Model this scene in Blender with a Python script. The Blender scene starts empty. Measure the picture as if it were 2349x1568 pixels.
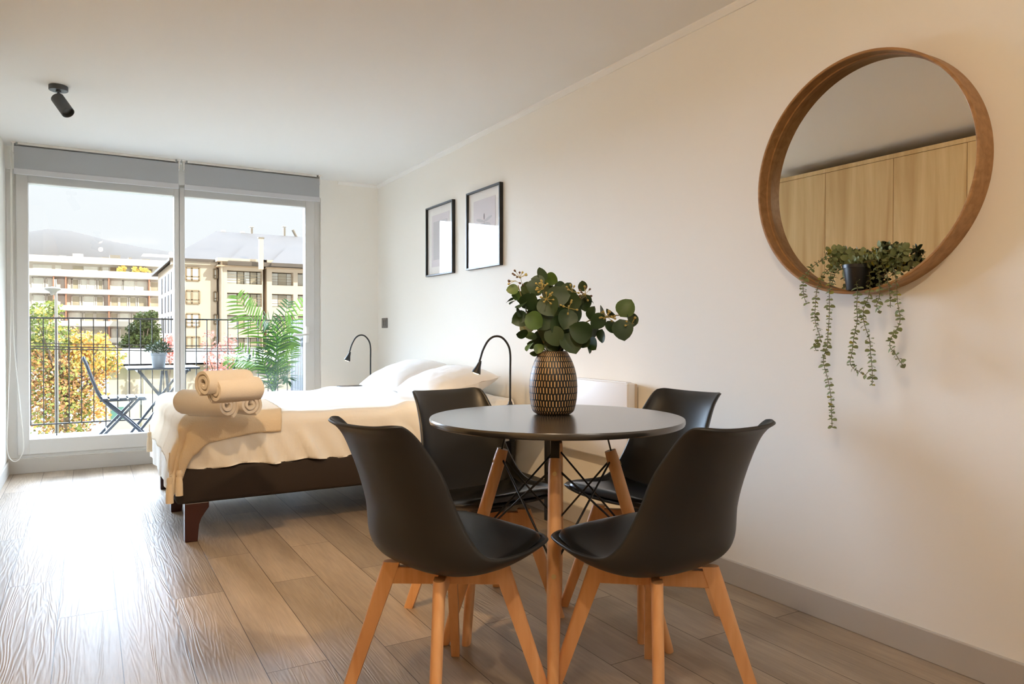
import bpy, bmesh, math, random
from mathutils import Vector, Matrix, noise
PI = math.pi
C = bpy.context.scene.collection
random.seed(7)

# ------------------------------------------------------------------ measured camera of the photograph
W_PX, H_PX = 2349, 1568
F_PX = 1668.88
YAW, PITCH, ROLL = 0.52704, 0.0118654, 0.0016287
CAM = Vector((0, 0, 1.0))
FW = Vector((math.sin(YAW)*math.cos(PITCH), math.cos(YAW)*math.cos(PITCH), -math.sin(PITCH)))
_R = Vector((math.cos(YAW), -math.sin(YAW), 0)); _U = _R.cross(FW)
RT = _R*math.cos(ROLL) + _U*math.sin(ROLL)
UP = -_R*math.sin(ROLL) + _U*math.cos(ROLL)

def sight(px, py):
    return FW + RT*((px-W_PX/2)/F_PX) - UP*((py-H_PX/2)/F_PX)
def at(px, py, axis, value):
    """Point of the room on the plane axis = value that the photograph shows at this pixel (used to measure the place)."""
    d = sight(px, py); i = 'xyz'.index(axis)
    return CAM + d*((value-CAM[i])/d[i])

# ------------------------------------------------------------------ mesh helpers
class MB:
    def __init__(s): s.v = []; s.f = []; s.mi = []; s.uv = {}
    def add(s, vs, fs, m=0):
        b = len(s.v); s.v += [Vector(p) for p in vs]
        for f in fs: s.f.append([b+i for i in f]); s.mi.append(m)
        return b
    def box(s, a, b, m=0):
        x0, y0, z0 = a; x1, y1, z1 = b
        s.add([(x0,y0,z0),(x1,y0,z0),(x1,y1,z0),(x0,y1,z0),(x0,y0,z1),(x1,y0,z1),(x1,y1,z1),(x0,y1,z1)],
              [(3,2,1,0),(4,5,6,7),(0,1,5,4),(1,2,6,5),(2,3,7,6),(3,0,4,7)], m); return s
    def rbox(s, a, b, r=.005, seg=2, m=0):
        bm = bmesh.new(); bmesh.ops.create_cube(bm, size=1)
        for v in bm.verts:
            v.co = Vector([(a[i]+b[i])/2 + v.co[i]*(b[i]-a[i]) for i in range(3)])
        bmesh.ops.bevel(bm, geom=bm.edges[:], offset=r, segments=seg, profile=.5, affect='EDGES')
        s.bm(bm, m); return s
    def bm(s, bm, m=0):
        bm.verts.index_update()
        s.add([v.co.copy() for v in bm.verts], [[v.index for v in f.verts] for f in bm.faces], m); bm.free(); return s
    def tube(s, pts, r, n=10, cap=True, m=0, squash=None):
        pts = [Vector(p) for p in pts]; N = len(pts)
        rs = r if isinstance(r, (list, tuple)) else [r]*N
        rings = []; prev = None
        for i, p in enumerate(pts):
            t = (pts[min(i+1, N-1)]-pts[max(i-1, 0)]).normalized()
            if prev is None:
                a = Vector((0,0,1)) if abs(t.z) < .9 else Vector((1,0,0))
                u = t.cross(a).normalized()
            else:
                u = (prev - t*prev.dot(t)).normalized()
            prev = u; w = t.cross(u)
            rings.append([p+(u*math.cos(2*PI*k/n)+w*math.sin(2*PI*k/n)*(squash or 1))*rs[i] for k in range(n)])
        vs = [q for ring in rings for q in ring]; fs = []
        for i in range(N-1):
            for k in range(n):
                fs.append((i*n+k, i*n+(k+1)%n, (i+1)*n+(k+1)%n, (i+1)*n+k))
        if cap: fs.append(list(range(n))[::-1]); fs.append([(N-1)*n+k for k in range(n)])
        s.add(vs, fs, m); return s
    def bar(s, p, q, wx, wy, up=(0,0,1), w2=None, h2=None, m=0):
        """Rectangular bar from p to q, wx across and wy along 'up', optionally tapering to w2, h2."""
        p = Vector(p); q = Vector(q); t = (q-p).normalized(); u = Vector(up)
        x = t.cross(u).normalized(); y = x.cross(t)
        vs = []
        for c, a, b in ((p, wx, wy), (q, w2 or wx, h2 or wy)):
            for sx, sy in ((-1,-1),(1,-1),(1,1),(-1,1)): vs.append(c+x*sx*a/2+y*sy*b/2)
        s.add(vs, [(0,1,2,3)[::-1],(4,5,6,7),(0,1,5,4),(1,2,6,5),(2,3,7,6),(3,0,4,7)], m); return s
    def lathe(s, prof, n=48, c=(0,0,0), m=0, uv=False):
        c = Vector(c); vs = []; fs = []; k = len(prof)
        for i in range(n):
            a = 2*PI*i/n
            for r, z in prof: vs.append(c+Vector((r*math.cos(a), r*math.sin(a), z)))
        b0 = len(s.f)
        for i in range(n):
            for j in range(k-1):
                fs.append((i*k+j, ((i+1)%n)*k+j, ((i+1)%n)*k+j+1, i*k+j+1))
                if uv: s.uv[b0+len(fs)-1] = [(i/n, j/(k-1)), ((i+1)/n, j/(k-1)), ((i+1)/n, (j+1)/(k-1)), (i/n, (j+1)/(k-1))]
        s.add(vs, fs, m); return s
    def grid(s, fn, nu, nv, m=0, uv=False):
        vs = [fn(i/nu, j/nv) for i in range(nu+1) for j in range(nv+1)]; fs = []; b0 = len(s.f)
        for i in range(nu):
            for j in range(nv):
                a = i*(nv+1)+j; fs.append((a, a+nv+1, a+nv+2, a+1))
                if uv: s.uv[b0+len(fs)-1] = [(i/nu,j/nv),((i+1)/nu,j/nv),((i+1)/nu,(j+1)/nv),(i/nu,(j+1)/nv)]
        s.add(vs, fs, m); return s
    def prism(s, poly, axis, a, b, m=0):
        """Extrude a 2-D polygon along axis from a to b; poly gives the other two coordinates in x,y,z order."""
        def P(u, w, t):
            return {'x': (t,u,w), 'y': (u,t,w), 'z': (u,w,t)}[axis]
        n = len(poly)
        s.add([P(u,w,a) for u,w in poly]+[P(u,w,b) for u,w in poly],
              [tuple(range(n)), tuple(range(2*n-1, n-1, -1))]+[(i, i+n, (i+1)%n+n, (i+1)%n) for i in range(n)], m); return s

def obj(name, mb, mat, parent=None, smooth=False, fix=True, angle=None):
    me = bpy.data.meshes.new(name)
    me.from_pydata([tuple(v) for v in mb.v], [], mb.f)
    mats = mat if isinstance(mat, (list, tuple)) else [mat]
    for m in mats: me.materials.append(m)
    for p, i in zip(me.polygons, mb.mi): p.material_index = i
    if mb.uv:
        l = me.uv_layers.new(name='UVMap')
        for fi, uvs in mb.uv.items():
            for li, q in zip(me.polygons[fi].loop_indices, uvs): l.data[li].uv = q
    if fix:
        bm = bmesh.new(); bm.from_mesh(me); bmesh.ops.recalc_face_normals(bm, faces=bm.faces[:]); bm.to_mesh(me); bm.free()
    if smooth or angle:
        for p in me.polygons: p.use_smooth = True
        if angle:
            try: me.set_sharp_from_angle(angle=math.radians(angle))
            except Exception: pass
    o = bpy.data.objects.new(name, me); C.objects.link(o)
    if parent is not None: o.parent = parent
    return o
def tag(o, label, cat, group=None, kind=None):
    o['label'] = label; o['category'] = cat
    if group: o['group'] = group
    if kind: o['kind'] = kind
    return o
def thing(name, label, cat, loc=(0,0,0), rz=0, group=None):
    o = bpy.data.objects.new(name, None); C.objects.link(o); o.empty_display_size = .05
    o.location = loc; o.rotation_euler = (0,0,rz); return tag(o, label, cat, group)
def struct(name, mb, mat, parent=None, **k):
    o = obj(name, mb, mat, parent, **k)
    if parent is None: o['kind'] = 'structure'
    return o
def dup(o, parent=None):
    c = o.copy(); C.objects.link(c)
    if parent is not None: c.parent = parent
    for ch in list(o.children): dup(ch, c)
    return c
def place(o, label, loc, rz=0, rot=None):
    o.location = loc; o.rotation_euler = rot or (0,0,rz); o['label'] = label; return o
def solid(o, t, off=0):
    m = o.modifiers.new('thickness', 'SOLIDIFY'); m.thickness = t; m.offset = off; return o
def subsurf(o, n=1):
    m = o.modifiers.new('smooth', 'SUBSURF'); m.levels = n; m.render_levels = n; return o
def bev(o, w, n=2):
    m = o.modifiers.new('bevel', 'BEVEL'); m.width = w; m.segments = n; m.limit_method = 'ANGLE'; m.angle_limit = math.radians(40); return o

def spline(pts, n):
    """Catmull-Rom through tuples of any length, n samples."""
    out = []; K = len(pts)-1
    for i in range(n):
        t = i/(n-1)*K; k = min(int(t), K-1); u = t-k
        p0 = pts[max(k-1,0)]; p1 = pts[k]; p2 = pts[k+1]; p3 = pts[min(k+2,K)]
        out.append(tuple(.5*((2*b)+(-a+c)*u+(2*a-5*b+4*c-d)*u*u+(-a+3*b-3*c+d)*u**3) for a,b,c,d in zip(p0,p1,p2,p3)))
    return out
def sm(a, b, x):
    t = min(1, max(0, (x-a)/(b-a))); return t*t*(3-2*t)

# ------------------------------------------------------------------ materials
def lin(c):
    return tuple(((x/255)/12.92 if x/255 <= .04045 else ((x/255+.055)/1.055)**2.4) for x in c)+(1,)
def mat(name, col, rough=.5, metal=0, spec=.5, sheen=0, coat=0, crough=.08, trans=0, emit=None, estr=0, bump=None, var=None, sub=0):
    """col is sRGB 0-255. bump=(scale, strength, stretch); var=(scale, amount)."""
    m = bpy.data.materials.new(name); m.use_nodes = True; nt = m.node_tree; N = nt.nodes; L = nt.links
    b = N['Principled BSDF']; b.inputs['Base Color'].default_value = lin(col)
    b.inputs['Roughness'].default_value = rough; b.inputs['Metallic'].default_value = metal
    b.inputs['Specular IOR Level'].default_value = spec
    if sheen: b.inputs['Sheen Weight'].default_value = sheen
    if coat: b.inputs['Coat Weight'].default_value = coat; b.inputs['Coat Roughness'].default_value = crough
    if sub: b.inputs['Subsurface Weight'].default_value = sub; b.inputs['Subsurface Scale'].default_value = .01
    if emit: b.inputs['Emission Color'].default_value = lin(emit); b.inputs['Emission Strength'].default_value = estr
    if bump or var:
        tc = N.new('ShaderNodeTexCoord'); mp = N.new('ShaderNodeMapping'); L.new(tc.outputs['Object'], mp.inputs['Vector'])
        if bump and len(bump) > 2: mp.inputs['Scale'].default_value = bump[2]
        if bump:
            nz = N.new('ShaderNodeTexNoise'); nz.inputs['Scale'].default_value = bump[0]; nz.inputs['Detail'].default_value = 4
            L.new(mp.outputs[0], nz.inputs['Vector'])
            bp = N.new('ShaderNodeBump'); bp.inputs['Strength'].default_value = bump[1]; bp.inputs['Distance'].default_value = .01
            L.new(nz.outputs['Fac'], bp.inputs['Height']); L.new(bp.outputs[0], b.inputs['Normal'])
        if var:
            n2 = N.new('ShaderNodeTexNoise'); n2.inputs['Scale'].default_value = var[0]; n2.inputs['Detail'].default_value = 3
            L.new(mp.outputs[0], n2.inputs['Vector'])
            mx = N.new('ShaderNodeMix'); mx.data_type = 'RGBA'
            c = lin(col); a = var[1]
            mx.inputs[6].default_value = tuple(x*(1-a) for x in c[:3])+(1,); mx.inputs[7].default_value = tuple(min(1,x*(1+a)) for x in c[:3])+(1,)
            L.new(n2.outputs['Fac'], mx.inputs[0]); L.new(mx.outputs[2], b.inputs['Base Color'])
    return m
def glass(name, tint=(1,1,1), rk=1):
    m = bpy.data.materials.new(name); m.use_nodes = True; nt = m.node_tree; N = nt.nodes; L = nt.links; N.clear()
    out = N.new('ShaderNodeOutputMaterial'); mx = N.new('ShaderNodeMixShader'); tr = N.new('ShaderNodeBsdfTransparent'); gl = N.new('ShaderNodeBsdfGlossy')
    lw = N.new('ShaderNodeLayerWeight'); lw.inputs['Blend'].default_value = .5; gl.inputs['Roughness'].default_value = .0
    pw = N.new('ShaderNodeMath'); pw.operation = 'POWER'; pw.inputs[1].default_value = 5; L.new(lw.outputs['Facing'], pw.inputs[0])
    fr = N.new('ShaderNodeMath'); fr.operation = 'MULTIPLY_ADD'; fr.inputs[1].default_value = .96*rk; fr.inputs[2].default_value = .035*rk; L.new(pw.outputs[0], fr.inputs[0])
    tr.inputs['Color'].default_value = tint+(1,)
    L.new(fr.outputs[0], mx.inputs[0]); L.new(tr.outputs[0], mx.inputs[1]); L.new(gl.outputs[0], mx.inputs[2]); L.new(mx.outputs[0], out.inputs[0])
    return m
def wood(name, c1, c2, scale, rough=.45, axis='z', spec=.4, bumps=.15, stretch=14):
    m = bpy.data.materials.new(name); m.use_nodes = True; nt = m.node_tree; N = nt.nodes; L = nt.links; b = N['Principled BSDF']
    tc = N.new('ShaderNodeTexCoord'); mp = N.new('ShaderNodeMapping'); L.new(tc.outputs['Object'], mp.inputs['Vector'])
    sc = [scale*stretch]*3; sc['xyz'.index(axis)] = scale; mp.inputs['Scale'].default_value = sc
    nz = N.new('ShaderNodeTexNoise'); nz.inputs['Scale'].default_value = 1; nz.inputs['Detail'].default_value = 6; nz.inputs['Distortion'].default_value = .6
    L.new(mp.outputs[0], nz.inputs['Vector'])
    cr = N.new('ShaderNodeValToRGB'); cr.color_ramp.elements[0].position = .3; cr.color_ramp.elements[1].position = .72
    cr.color_ramp.elements[0].color = lin(c1); cr.color_ramp.elements[1].color = lin(c2)
    L.new(nz.outputs['Fac'], cr.inputs[0]); L.new(cr.outputs[0], b.inputs['Base Color'])
    bp = N.new('ShaderNodeBump'); bp.inputs['Strength'].default_value = bumps; bp.inputs['Distance'].default_value = .002
    L.new(nz.outputs['Fac'], bp.inputs['Height']); L.new(bp.outputs[0], b.inputs['Normal'])
    b.inputs['Roughness'].default_value = rough; b.inputs['Specular IOR Level'].default_value = spec
    return m
def floor_mat():
    m = bpy.data.materials.new('oak_planks'); m.use_nodes = True; nt = m.node_tree; N = nt.nodes; L = nt.links; b = N['Principled BSDF']
    tc = N.new('ShaderNodeTexCoord'); sep = N.new('ShaderNodeSeparateXYZ'); L.new(tc.outputs['Object'], sep.inputs[0])
    ax = N.new('ShaderNodeMath'); ax.operation = 'ADD'; ax.inputs[1].default_value = .098+.182*40
    L.new(sep.outputs['X'], ax.inputs[0])
    ay = N.new('ShaderNodeMath'); ay.operation = 'ADD'; ay.inputs[1].default_value = 20.3; L.new(sep.outputs['Y'], ay.inputs[0])
    cb = N.new('ShaderNodeCombineXYZ'); L.new(ay.outputs[0], cb.inputs['X']); L.new(ax.outputs[0], cb.inputs['Y'])
    br = N.new('ShaderNodeTexBrick'); br.offset = .37; br.offset_frequency = 2; br.squash = 1
    br.inputs['Scale'].default_value = 1; br.inputs['Brick Width'].default_value = 1.25; br.inputs['Row Height'].default_value = .182
    br.inputs['Mortar Size'].default_value = .0013; br.inputs['Mortar Smooth'].default_value = .1; br.inputs['Bias'].default_value = 0
    br.inputs['Color1'].default_value = (0,0,0,1); br.inputs['Color2'].default_value = (1,1,1,1); br.inputs['Mortar'].default_value = (.5,.5,.5,1)
    L.new(cb.outputs[0], br.inputs['Vector'])
    # per-plank offset of the grain
    rw = N.new('ShaderNodeMath'); rw.operation = 'DIVIDE'; rw.inputs[1].default_value = .182; L.new(ax.outputs[0], rw.inputs[0])
    fl = N.new('ShaderNodeMath'); fl.operation = 'FLOOR'; L.new(rw.outputs[0], fl.inputs[0])
    ml = N.new('ShaderNodeMath'); ml.operation = 'MULTIPLY'; ml.inputs[1].default_value = 3.71; L.new(fl.outputs[0], ml.inputs[0])
    bo = N.new('ShaderNodeMath'); bo.operation = 'MULTIPLY_ADD'; bo.inputs[1].default_value = 9.3; L.new(br.outputs['Color'], bo.inputs[0]); L.new(ml.outputs[0], bo.inputs[2])
    gv = N.new('ShaderNodeCombineXYZ'); L.new(sep.outputs['X'], gv.inputs['X']); L.new(sep.outputs['Y'], gv.inputs['Y']); L.new(bo.outputs[0], gv.inputs['Z'])
    mp = N.new('ShaderNodeMapping'); mp.inputs['Scale'].default_value = (10, .62, 1); L.new(gv.outputs[0], mp.inputs['Vector'])
    # cathedral grain: contour lines of a stretched noise
    nz = N.new('ShaderNodeTexNoise'); nz.inputs['Scale'].default_value = 1.1; nz.inputs['Detail'].default_value = 3; nz.inputs['Roughness'].default_value = .45; L.new(mp.outputs[0], nz.inputs['Vector'])
    k = N.new('ShaderNodeMath'); k.operation = 'MULTIPLY'; k.inputs[1].default_value = 150; L.new(nz.outputs['Fac'], k.inputs[0])
    sn = N.new('ShaderNodeMath'); sn.operation = 'SINE'; L.new(k.outputs[0], sn.inputs[0])
    mp2 = N.new('ShaderNodeMapping'); mp2.inputs['Scale'].default_value = (90, 7, 1); L.new(gv.outputs[0], mp2.inputs['Vector'])
    fn = N.new('ShaderNodeTexNoise'); fn.inputs['Scale'].default_value = 1; fn.inputs['Detail'].default_value = 4; L.new(mp2.outputs[0], fn.inputs['Vector'])
    mp3 = N.new('ShaderNodeMapping'); mp3.inputs['Scale'].default_value = (6, .8, 1); L.new(gv.outputs[0], mp3.inputs['Vector'])
    bn = N.new('ShaderNodeTexNoise'); bn.inputs['Scale'].default_value = 1.4; bn.inputs['Detail'].default_value = 4; L.new(mp3.outputs[0], bn.inputs['Vector'])
    cr = N.new('ShaderNodeValToRGB'); cr.color_ramp.elements[0].position = .25; cr.color_ramp.elements[1].position = .8
    cr.color_ramp.elements[0].color = lin((150,133,114)); cr.color_ramp.elements[1].color = lin((192,174,153))
    L.new(bn.outputs['Fac'], cr.inputs[0])
    hv = N.new('ShaderNodeHueSaturation'); L.new(cr.outputs[0], hv.inputs['Color'])
    vr = N.new('ShaderNodeMapRange'); vr.inputs['To Min'].default_value = .86; vr.inputs['To Max'].default_value = 1.1; L.new(br.outputs['Color'], vr.inputs['Value'])
    L.new(vr.outputs[0], hv.inputs['Value'])
    fm = N.new('ShaderNodeMix'); fm.data_type = 'RGBA'; fm.blend_type = 'MULTIPLY'; fm.inputs[0].default_value = .35
    fr2 = N.new('ShaderNodeMapRange'); fr2.inputs['From Min'].default_value = .3; fr2.inputs['From Max'].default_value = .7; fr2.inputs['To Min'].default_value = .6; fr2.inputs['To Max'].default_value = 1.1
    L.new(fn.outputs['Fac'], fr2.inputs['Value']); L.new(hv.outputs[0], fm.inputs[6]); L.new(fr2.outputs[0], fm.inputs[7])
    mm = N.new('ShaderNodeMix'); mm.data_type = 'RGBA'; L.new(br.outputs['Fac'], mm.inputs[0]); L.new(fm.outputs[2], mm.inputs[6]); mm.inputs[7].default_value = lin((70,55,42))
    L.new(mm.outputs[2], b.inputs['Base Color'])
    # relief
    a1 = N.new('ShaderNodeMath'); a1.operation = 'MULTIPLY_ADD'; a1.inputs[1].default_value = .26; L.new(sn.outputs[0], a1.inputs[0])
    a2 = N.new('ShaderNodeMath'); a2.operation = 'MULTIPLY'; a2.inputs[1].default_value = 1.1; L.new(fn.outputs['Fac'], a2.inputs[0]); L.new(a2.outputs[0], a1.inputs[2])
    a3 = N.new('ShaderNodeMath'); a3.operation = 'MULTIPLY_ADD'; a3.inputs[1].default_value = -3; L.new(br.outputs['Fac'], a3.inputs[0]); L.new(a1.outputs[0], a3.inputs[2])
    bp = N.new('ShaderNodeBump'); bp.inputs['Strength'].default_value = .5; bp.inputs['Distance'].default_value = .0014
    L.new(a3.outputs[0], bp.inputs['Height']); L.new(bp.outputs[0], b.inputs['Normal'])
    rr = N.new('ShaderNodeMapRange'); rr.inputs['To Min'].default_value = .34; rr.inputs['To Max'].default_value = .46; L.new(bn.outputs['Fac'], rr.inputs['Value'])
    L.new(rr.outputs[0], b.inputs['Roughness']); b.inputs['Specular IOR Level'].default_value = .24
    return m
def vase_mat():
    m = bpy.data.materials.new('carved_black_ceramic'); m.use_nodes = True; nt = m.node_tree; N = nt.nodes; L = nt.links; b = N['Principled BSDF']
    uv = N.new('ShaderNodeUVMap'); mp = N.new('ShaderNodeMapping'); L.new(uv.outputs[0], mp.inputs[0])
    wz = N.new('ShaderNodeTexNoise'); wz.inputs['Scale'].default_value = 9; L.new(uv.outputs[0], wz.inputs['Vector'])
    wm = N.new('ShaderNodeVectorMath'); wm.operation = 'MULTIPLY_ADD'; wm.inputs[1].default_value = (.012,.02,0); L.new(wz.outputs['Color'], wm.inputs[0]); L.new(uv.outputs[0], wm.inputs[2])
    L.new(wm.outputs[0], mp.inputs[0])
    br = N.new('ShaderNodeTexBrick'); br.offset = .5; br.inputs['Scale'].default_value = 1
    br.inputs['Brick Width'].default_value = 1/46; br.inputs['Row Height'].default_value = 1/13
    br.inputs['Mortar Size'].default_value = .0080; br.inputs['Mortar Smooth'].default_value = .12
    br.inputs['Color1'].default_value = lin((222,186,136)); br.inputs['Color2'].default_value = lin((190,150,104)); br.inputs['Mortar'].default_value = lin((26,24,22))
    L.new(mp.outputs[0], br.inputs['Vector']); L.new(br.outputs['Color'], b.inputs['Base Color'])
    bp = N.new('ShaderNodeBump'); bp.inputs['Strength'].default_value = .7; bp.inputs['Distance'].default_value = .004; L.new(br.outputs['Fac'], bp.inputs['Height'])
    L.new(bp.outputs[0], b.inputs['Normal']); b.inputs['Roughness'].default_value = .42
    return m
def cover_mat():
    m = mat('ribbed_white_cotton', (238,236,232), .9, spec=.15, sheen=.1); nt = m.node_tree; N = nt.nodes; L = nt.links; b = N['Principled BSDF']
    tc = N.new('ShaderNodeTexCoord'); wv = N.new('ShaderNodeTexWave'); wv.bands_direction = 'Y'; wv.inputs['Scale'].default_value = 13; wv.inputs['Distortion'].default_value = .7
    wv.inputs['Detail'].default_value = 1; L.new(tc.outputs['Object'], wv.inputs['Vector'])
    nz = N.new('ShaderNodeTexNoise'); nz.inputs['Scale'].default_value = 14; nz.inputs['Detail'].default_value = 5; L.new(tc.outputs['Object'], nz.inputs['Vector'])
    ad = N.new('ShaderNodeMath'); ad.operation = 'MULTIPLY_ADD'; ad.inputs[1].default_value = .35; L.new(wv.outputs['Fac'], ad.inputs[0]); L.new(nz.outputs['Fac'], ad.inputs[2])
    bp = N.new('ShaderNodeBump'); bp.inputs['Strength'].default_value = .5; bp.inputs['Distance'].default_value = .008; L.new(ad.outputs[0], bp.inputs['Height']); L.new(bp.outputs[0], b.inputs['Normal'])
    return m

M = {}
M['wall'] = mat('matte_white_paint', (242,239,232), .85, spec=.2, bump=(260,.03))
M['ceiling'] = mat('ceiling_paint', (243,242,239), .9, spec=.1)
M['base'] = mat('grey_baseboard_paint', (186,180,172), .5)
M['floor'] = floor_mat()
M['pvc'] = mat('white_window_plastic', (212,210,206), .3)
M['glass'] = glass('window_glass', (.985,.995,.995))
M['pglass'] = glass('picture_glass', rk=.6)
M['blind'] = mat('grey_blind_fabric', (168,170,172), .9, spec=.1, bump=(900,.05))
M['blindbar'] = mat('blind_bar_paint', (190,190,192), .5)
M['whiteplast'] = mat('white_plastic', (225,222,216), .4)
M['black'] = mat('matte_black_metal', (24,24,25), .45)
M['spotm'] = mat('dark_grey_metal', (72,75,78), .5)
M['shell'] = mat('black_moulded_plastic', (33,33,34), .42, spec=.5, bump=(700,.02))
M['pad'] = mat('black_leatherette', (20,20,21), .33, spec=.55, bump=(380,.05))
M['beech'] = wood('beech_wood', (214,156,104), (232,182,132), 2.2, .42, 'z', .45)
M['tabletop'] = mat('dark_laminate', (52,49,46), .24, spec=.8, coat=.6, crough=.24)
M['steel'] = mat('brushed_screw_steel', (190,170,130), .35, metal=.9)
M['vase'] = vase_mat()
M['leaf'] = mat('eucalyptus_leaf', (44,66,34), .45, spec=.45, var=(30,.35))
M['leaf2'] = mat('lighter_eucalyptus_leaf', (70,98,40), .45, spec=.45, var=(30,.3))
M['stem'] = mat('brown_stem', (112,104,70), .7)
M['berry'] = mat('yellow_green_bud', (176,160,92), .6, var=(60,.3))
M['berry2'] = mat('brown_bud', (92,70,48), .6)
M['vine'] = mat('grey_green_vine_leaf', (128,138,96), .6, spec=.3, var=(40,.35))
M['vine2'] = mat('yellow_green_vine_leaf', (146,144,64), .6, spec=.3)
M['pot'] = mat('black_plastic_pot', (22,22,23), .4)
M['mirrorwood'] = wood('walnut_veneer', (150,108,66), (178,136,90), 3, .45, 'y', .35, .08)
M['mirror'] = mat('mirror_glass', (235,235,232), .0, metal=1)
M['cab'] = wood('pale_oak_cabinet', (200,166,116), (236,208,160), .9, .5, 'z', .35, .05)
M['cabdark'] = mat('dark_cabinet_plinth', (60,50,40), .8)  # dark brown of the plinths
M['bedbase'] = mat('dark_brown_upholstery', (52,44,40), .75, spec=.25, bump=(500,.08))
M['cherry'] = mat('dark_cherry_wood', (58,24,20), .3, spec=.5)
M['cover'] = cover_mat()
M['pillow'] = mat('white_pillow_cotton', (240,239,238), .9, spec=.12, sheen=.1, bump=(18,.25))
M['throw'] = mat('beige_throw_wool', (232,214,186), .95, spec=.1, sheen=.2, bump=(160,.35,(1,4,1)))
M['towel'] = mat('cream_terry_cloth', (232,224,214), .98, spec=.05, sheen=.3, bump=(420,.5))
M['frame'] = mat('black_picture_frame', (30,29,27), .4)
M['mat'] = mat('white_picture_mount', (246,243,239), .8)
M['art'] = mat('pale_lilac_print', (228,221,224), .8)
M['ink'] = mat('grey_print_ink', (120,118,124), .8)
M['inkl'] = mat('pale_print_ink', (206,203,206), .8)
M['heater'] = mat('white_heater_enamel', (226,226,228), .35)
M['heaterside'] = mat('beige_heater_side', (205,190,170), .5)
M['metalplate'] = mat('grey_metal_switch_plate', (120,118,115), .4, metal=.6)
M['bulb'] = mat('glowing_lamp_diffuser', (255,235,200), .5, emit=(255,214,150), estr=25)
M['lens'] = mat('lit_spot_lens', (255,240,215), .4, emit=(255,220,170), estr=12)
M['lensoff'] = mat('dark_spot_lens', (70,74,72), .3)

# ================================================================== the room
XR, XL, YW, YB, HH = 2.224, -.5, 6.187, -1.7, 2.307
struct('floor', MB().box((-1.2, YB-.1, -.12), (XR+.15, YW+.1, 0)), M['floor'])
struct('ceiling', MB().box((-1.2, YB-.1, HH), (XR+.15, YW+.18, HH+.15)), M['ceiling'])
struct('wall_right', MB().box((XR, YB-.1, 0), (XR+.15, YW+.18, HH)), M['wall'])
struct('wall_back', MB().box((-1.2, YB-.1, 0), (XR, YB, HH)), M['wall'])
struct('wall_left', MB().box((XL-.15, 4.12, 0), (XL, YW+.18, HH)).box((-1.2, YB, 0), (-1.05, 4.12, HH)).box((-1.05, 4.06, 0), (XL-.15, 4.12, HH)), M['wall'])
struct('wall_window', MB().box((1.715, YW, 0), (XR, YW+.18, HH)).box((XL, YW, 2.15), (1.715, YW+.18, HH)).box((XL, YW+.02, 0), (1.715, YW+.18, .106)), M['wall'])
b = struct('baseboard_right', MB().rbox((XR-.014, YB, 0), (XR, YW, .094), .003), M['base'])
struct('baseboard_window', MB().rbox((XL, YW-.004, 0), (1.72, YW+.02, .104), .003).rbox((1.72, YW-.014, 0), (XR-.014, YW, .094), .003), M['base'])
struct('baseboard_left', MB().rbox((XL, 4.12, 0), (XL+.014, YW-.004, .094), .003), M['base'])
struct('trim_1', MB().prism([(XR, HH-.028), (XR-.006, HH-.028), (XR-.02, HH-.008), (XR-.02, HH), (XR, HH)], 'y', YB, YW), M['ceiling'])
struct('trim_2', MB().prism([(YW, HH-.028), (YW-.006, HH-.028), (YW-.02, HH-.008), (YW-.02, HH), (YW, HH)], 'x', 1.86, XR-.02), M['ceiling'])

# ---- window: fixed pane on the left, door leaf on the right
y0, y1 = YW+.02, YW+.085
wf = struct('window_1', MB().rbox((-.5, y0+.01, .106), (-.435, y1+.03, 2.15), .004).rbox((1.66, y0+.01, .106), (1.715, y1+.03, 2.15), .004)
     .rbox((-.44, y0+.01, .106), (1.665, y1+.03, .134), .004).rbox((-.44, y0+.01, 2.12), (1.665, y1+.03, 2.15), .004), M['pvc'])
def sash(name, x0, x1, l, r):
    o = obj(name, MB().rbox((x0, y0-.012, .13), (x0+l, y1, 2.13), .006).rbox((x1-r, y0-.012, .13), (x1, y1, 2.13), .006)
        .rbox((x0+l-.003, y0-.01, .13), (x1-r+.003, y1-.002, .238), .006).rbox((x0+l-.003, y0-.01, 2.06), (x1-r+.003, y1-.002, 2.13), .006), M['pvc'], wf)
    obj('window_pane', MB().box((x0+l-.002, y0+.03, .236), (x1-r+.002, y0+.036, 2.062)), M['glass'], o)
    return o
sash('window_sash', -.44, .613, .073, .037)
d = sash('door_leaf', .615, 1.664, .037, .08)
hp = at(706, 767, 'y', YW-.02)
obj('door_handle', MB().rbox((hp.x-.012, YW-.008, hp.z-.07), (hp.x+.018, YW+.012, hp.z+.07), .004)
    .tube([(hp.x, YW, hp.z), (hp.x, YW-.045, hp.z), (hp.x-.012, YW-.052, hp.z), (hp.x-.13, YW-.052, hp.z-.004)], .009, 12), M['whiteplast'], d, smooth=True)

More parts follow.
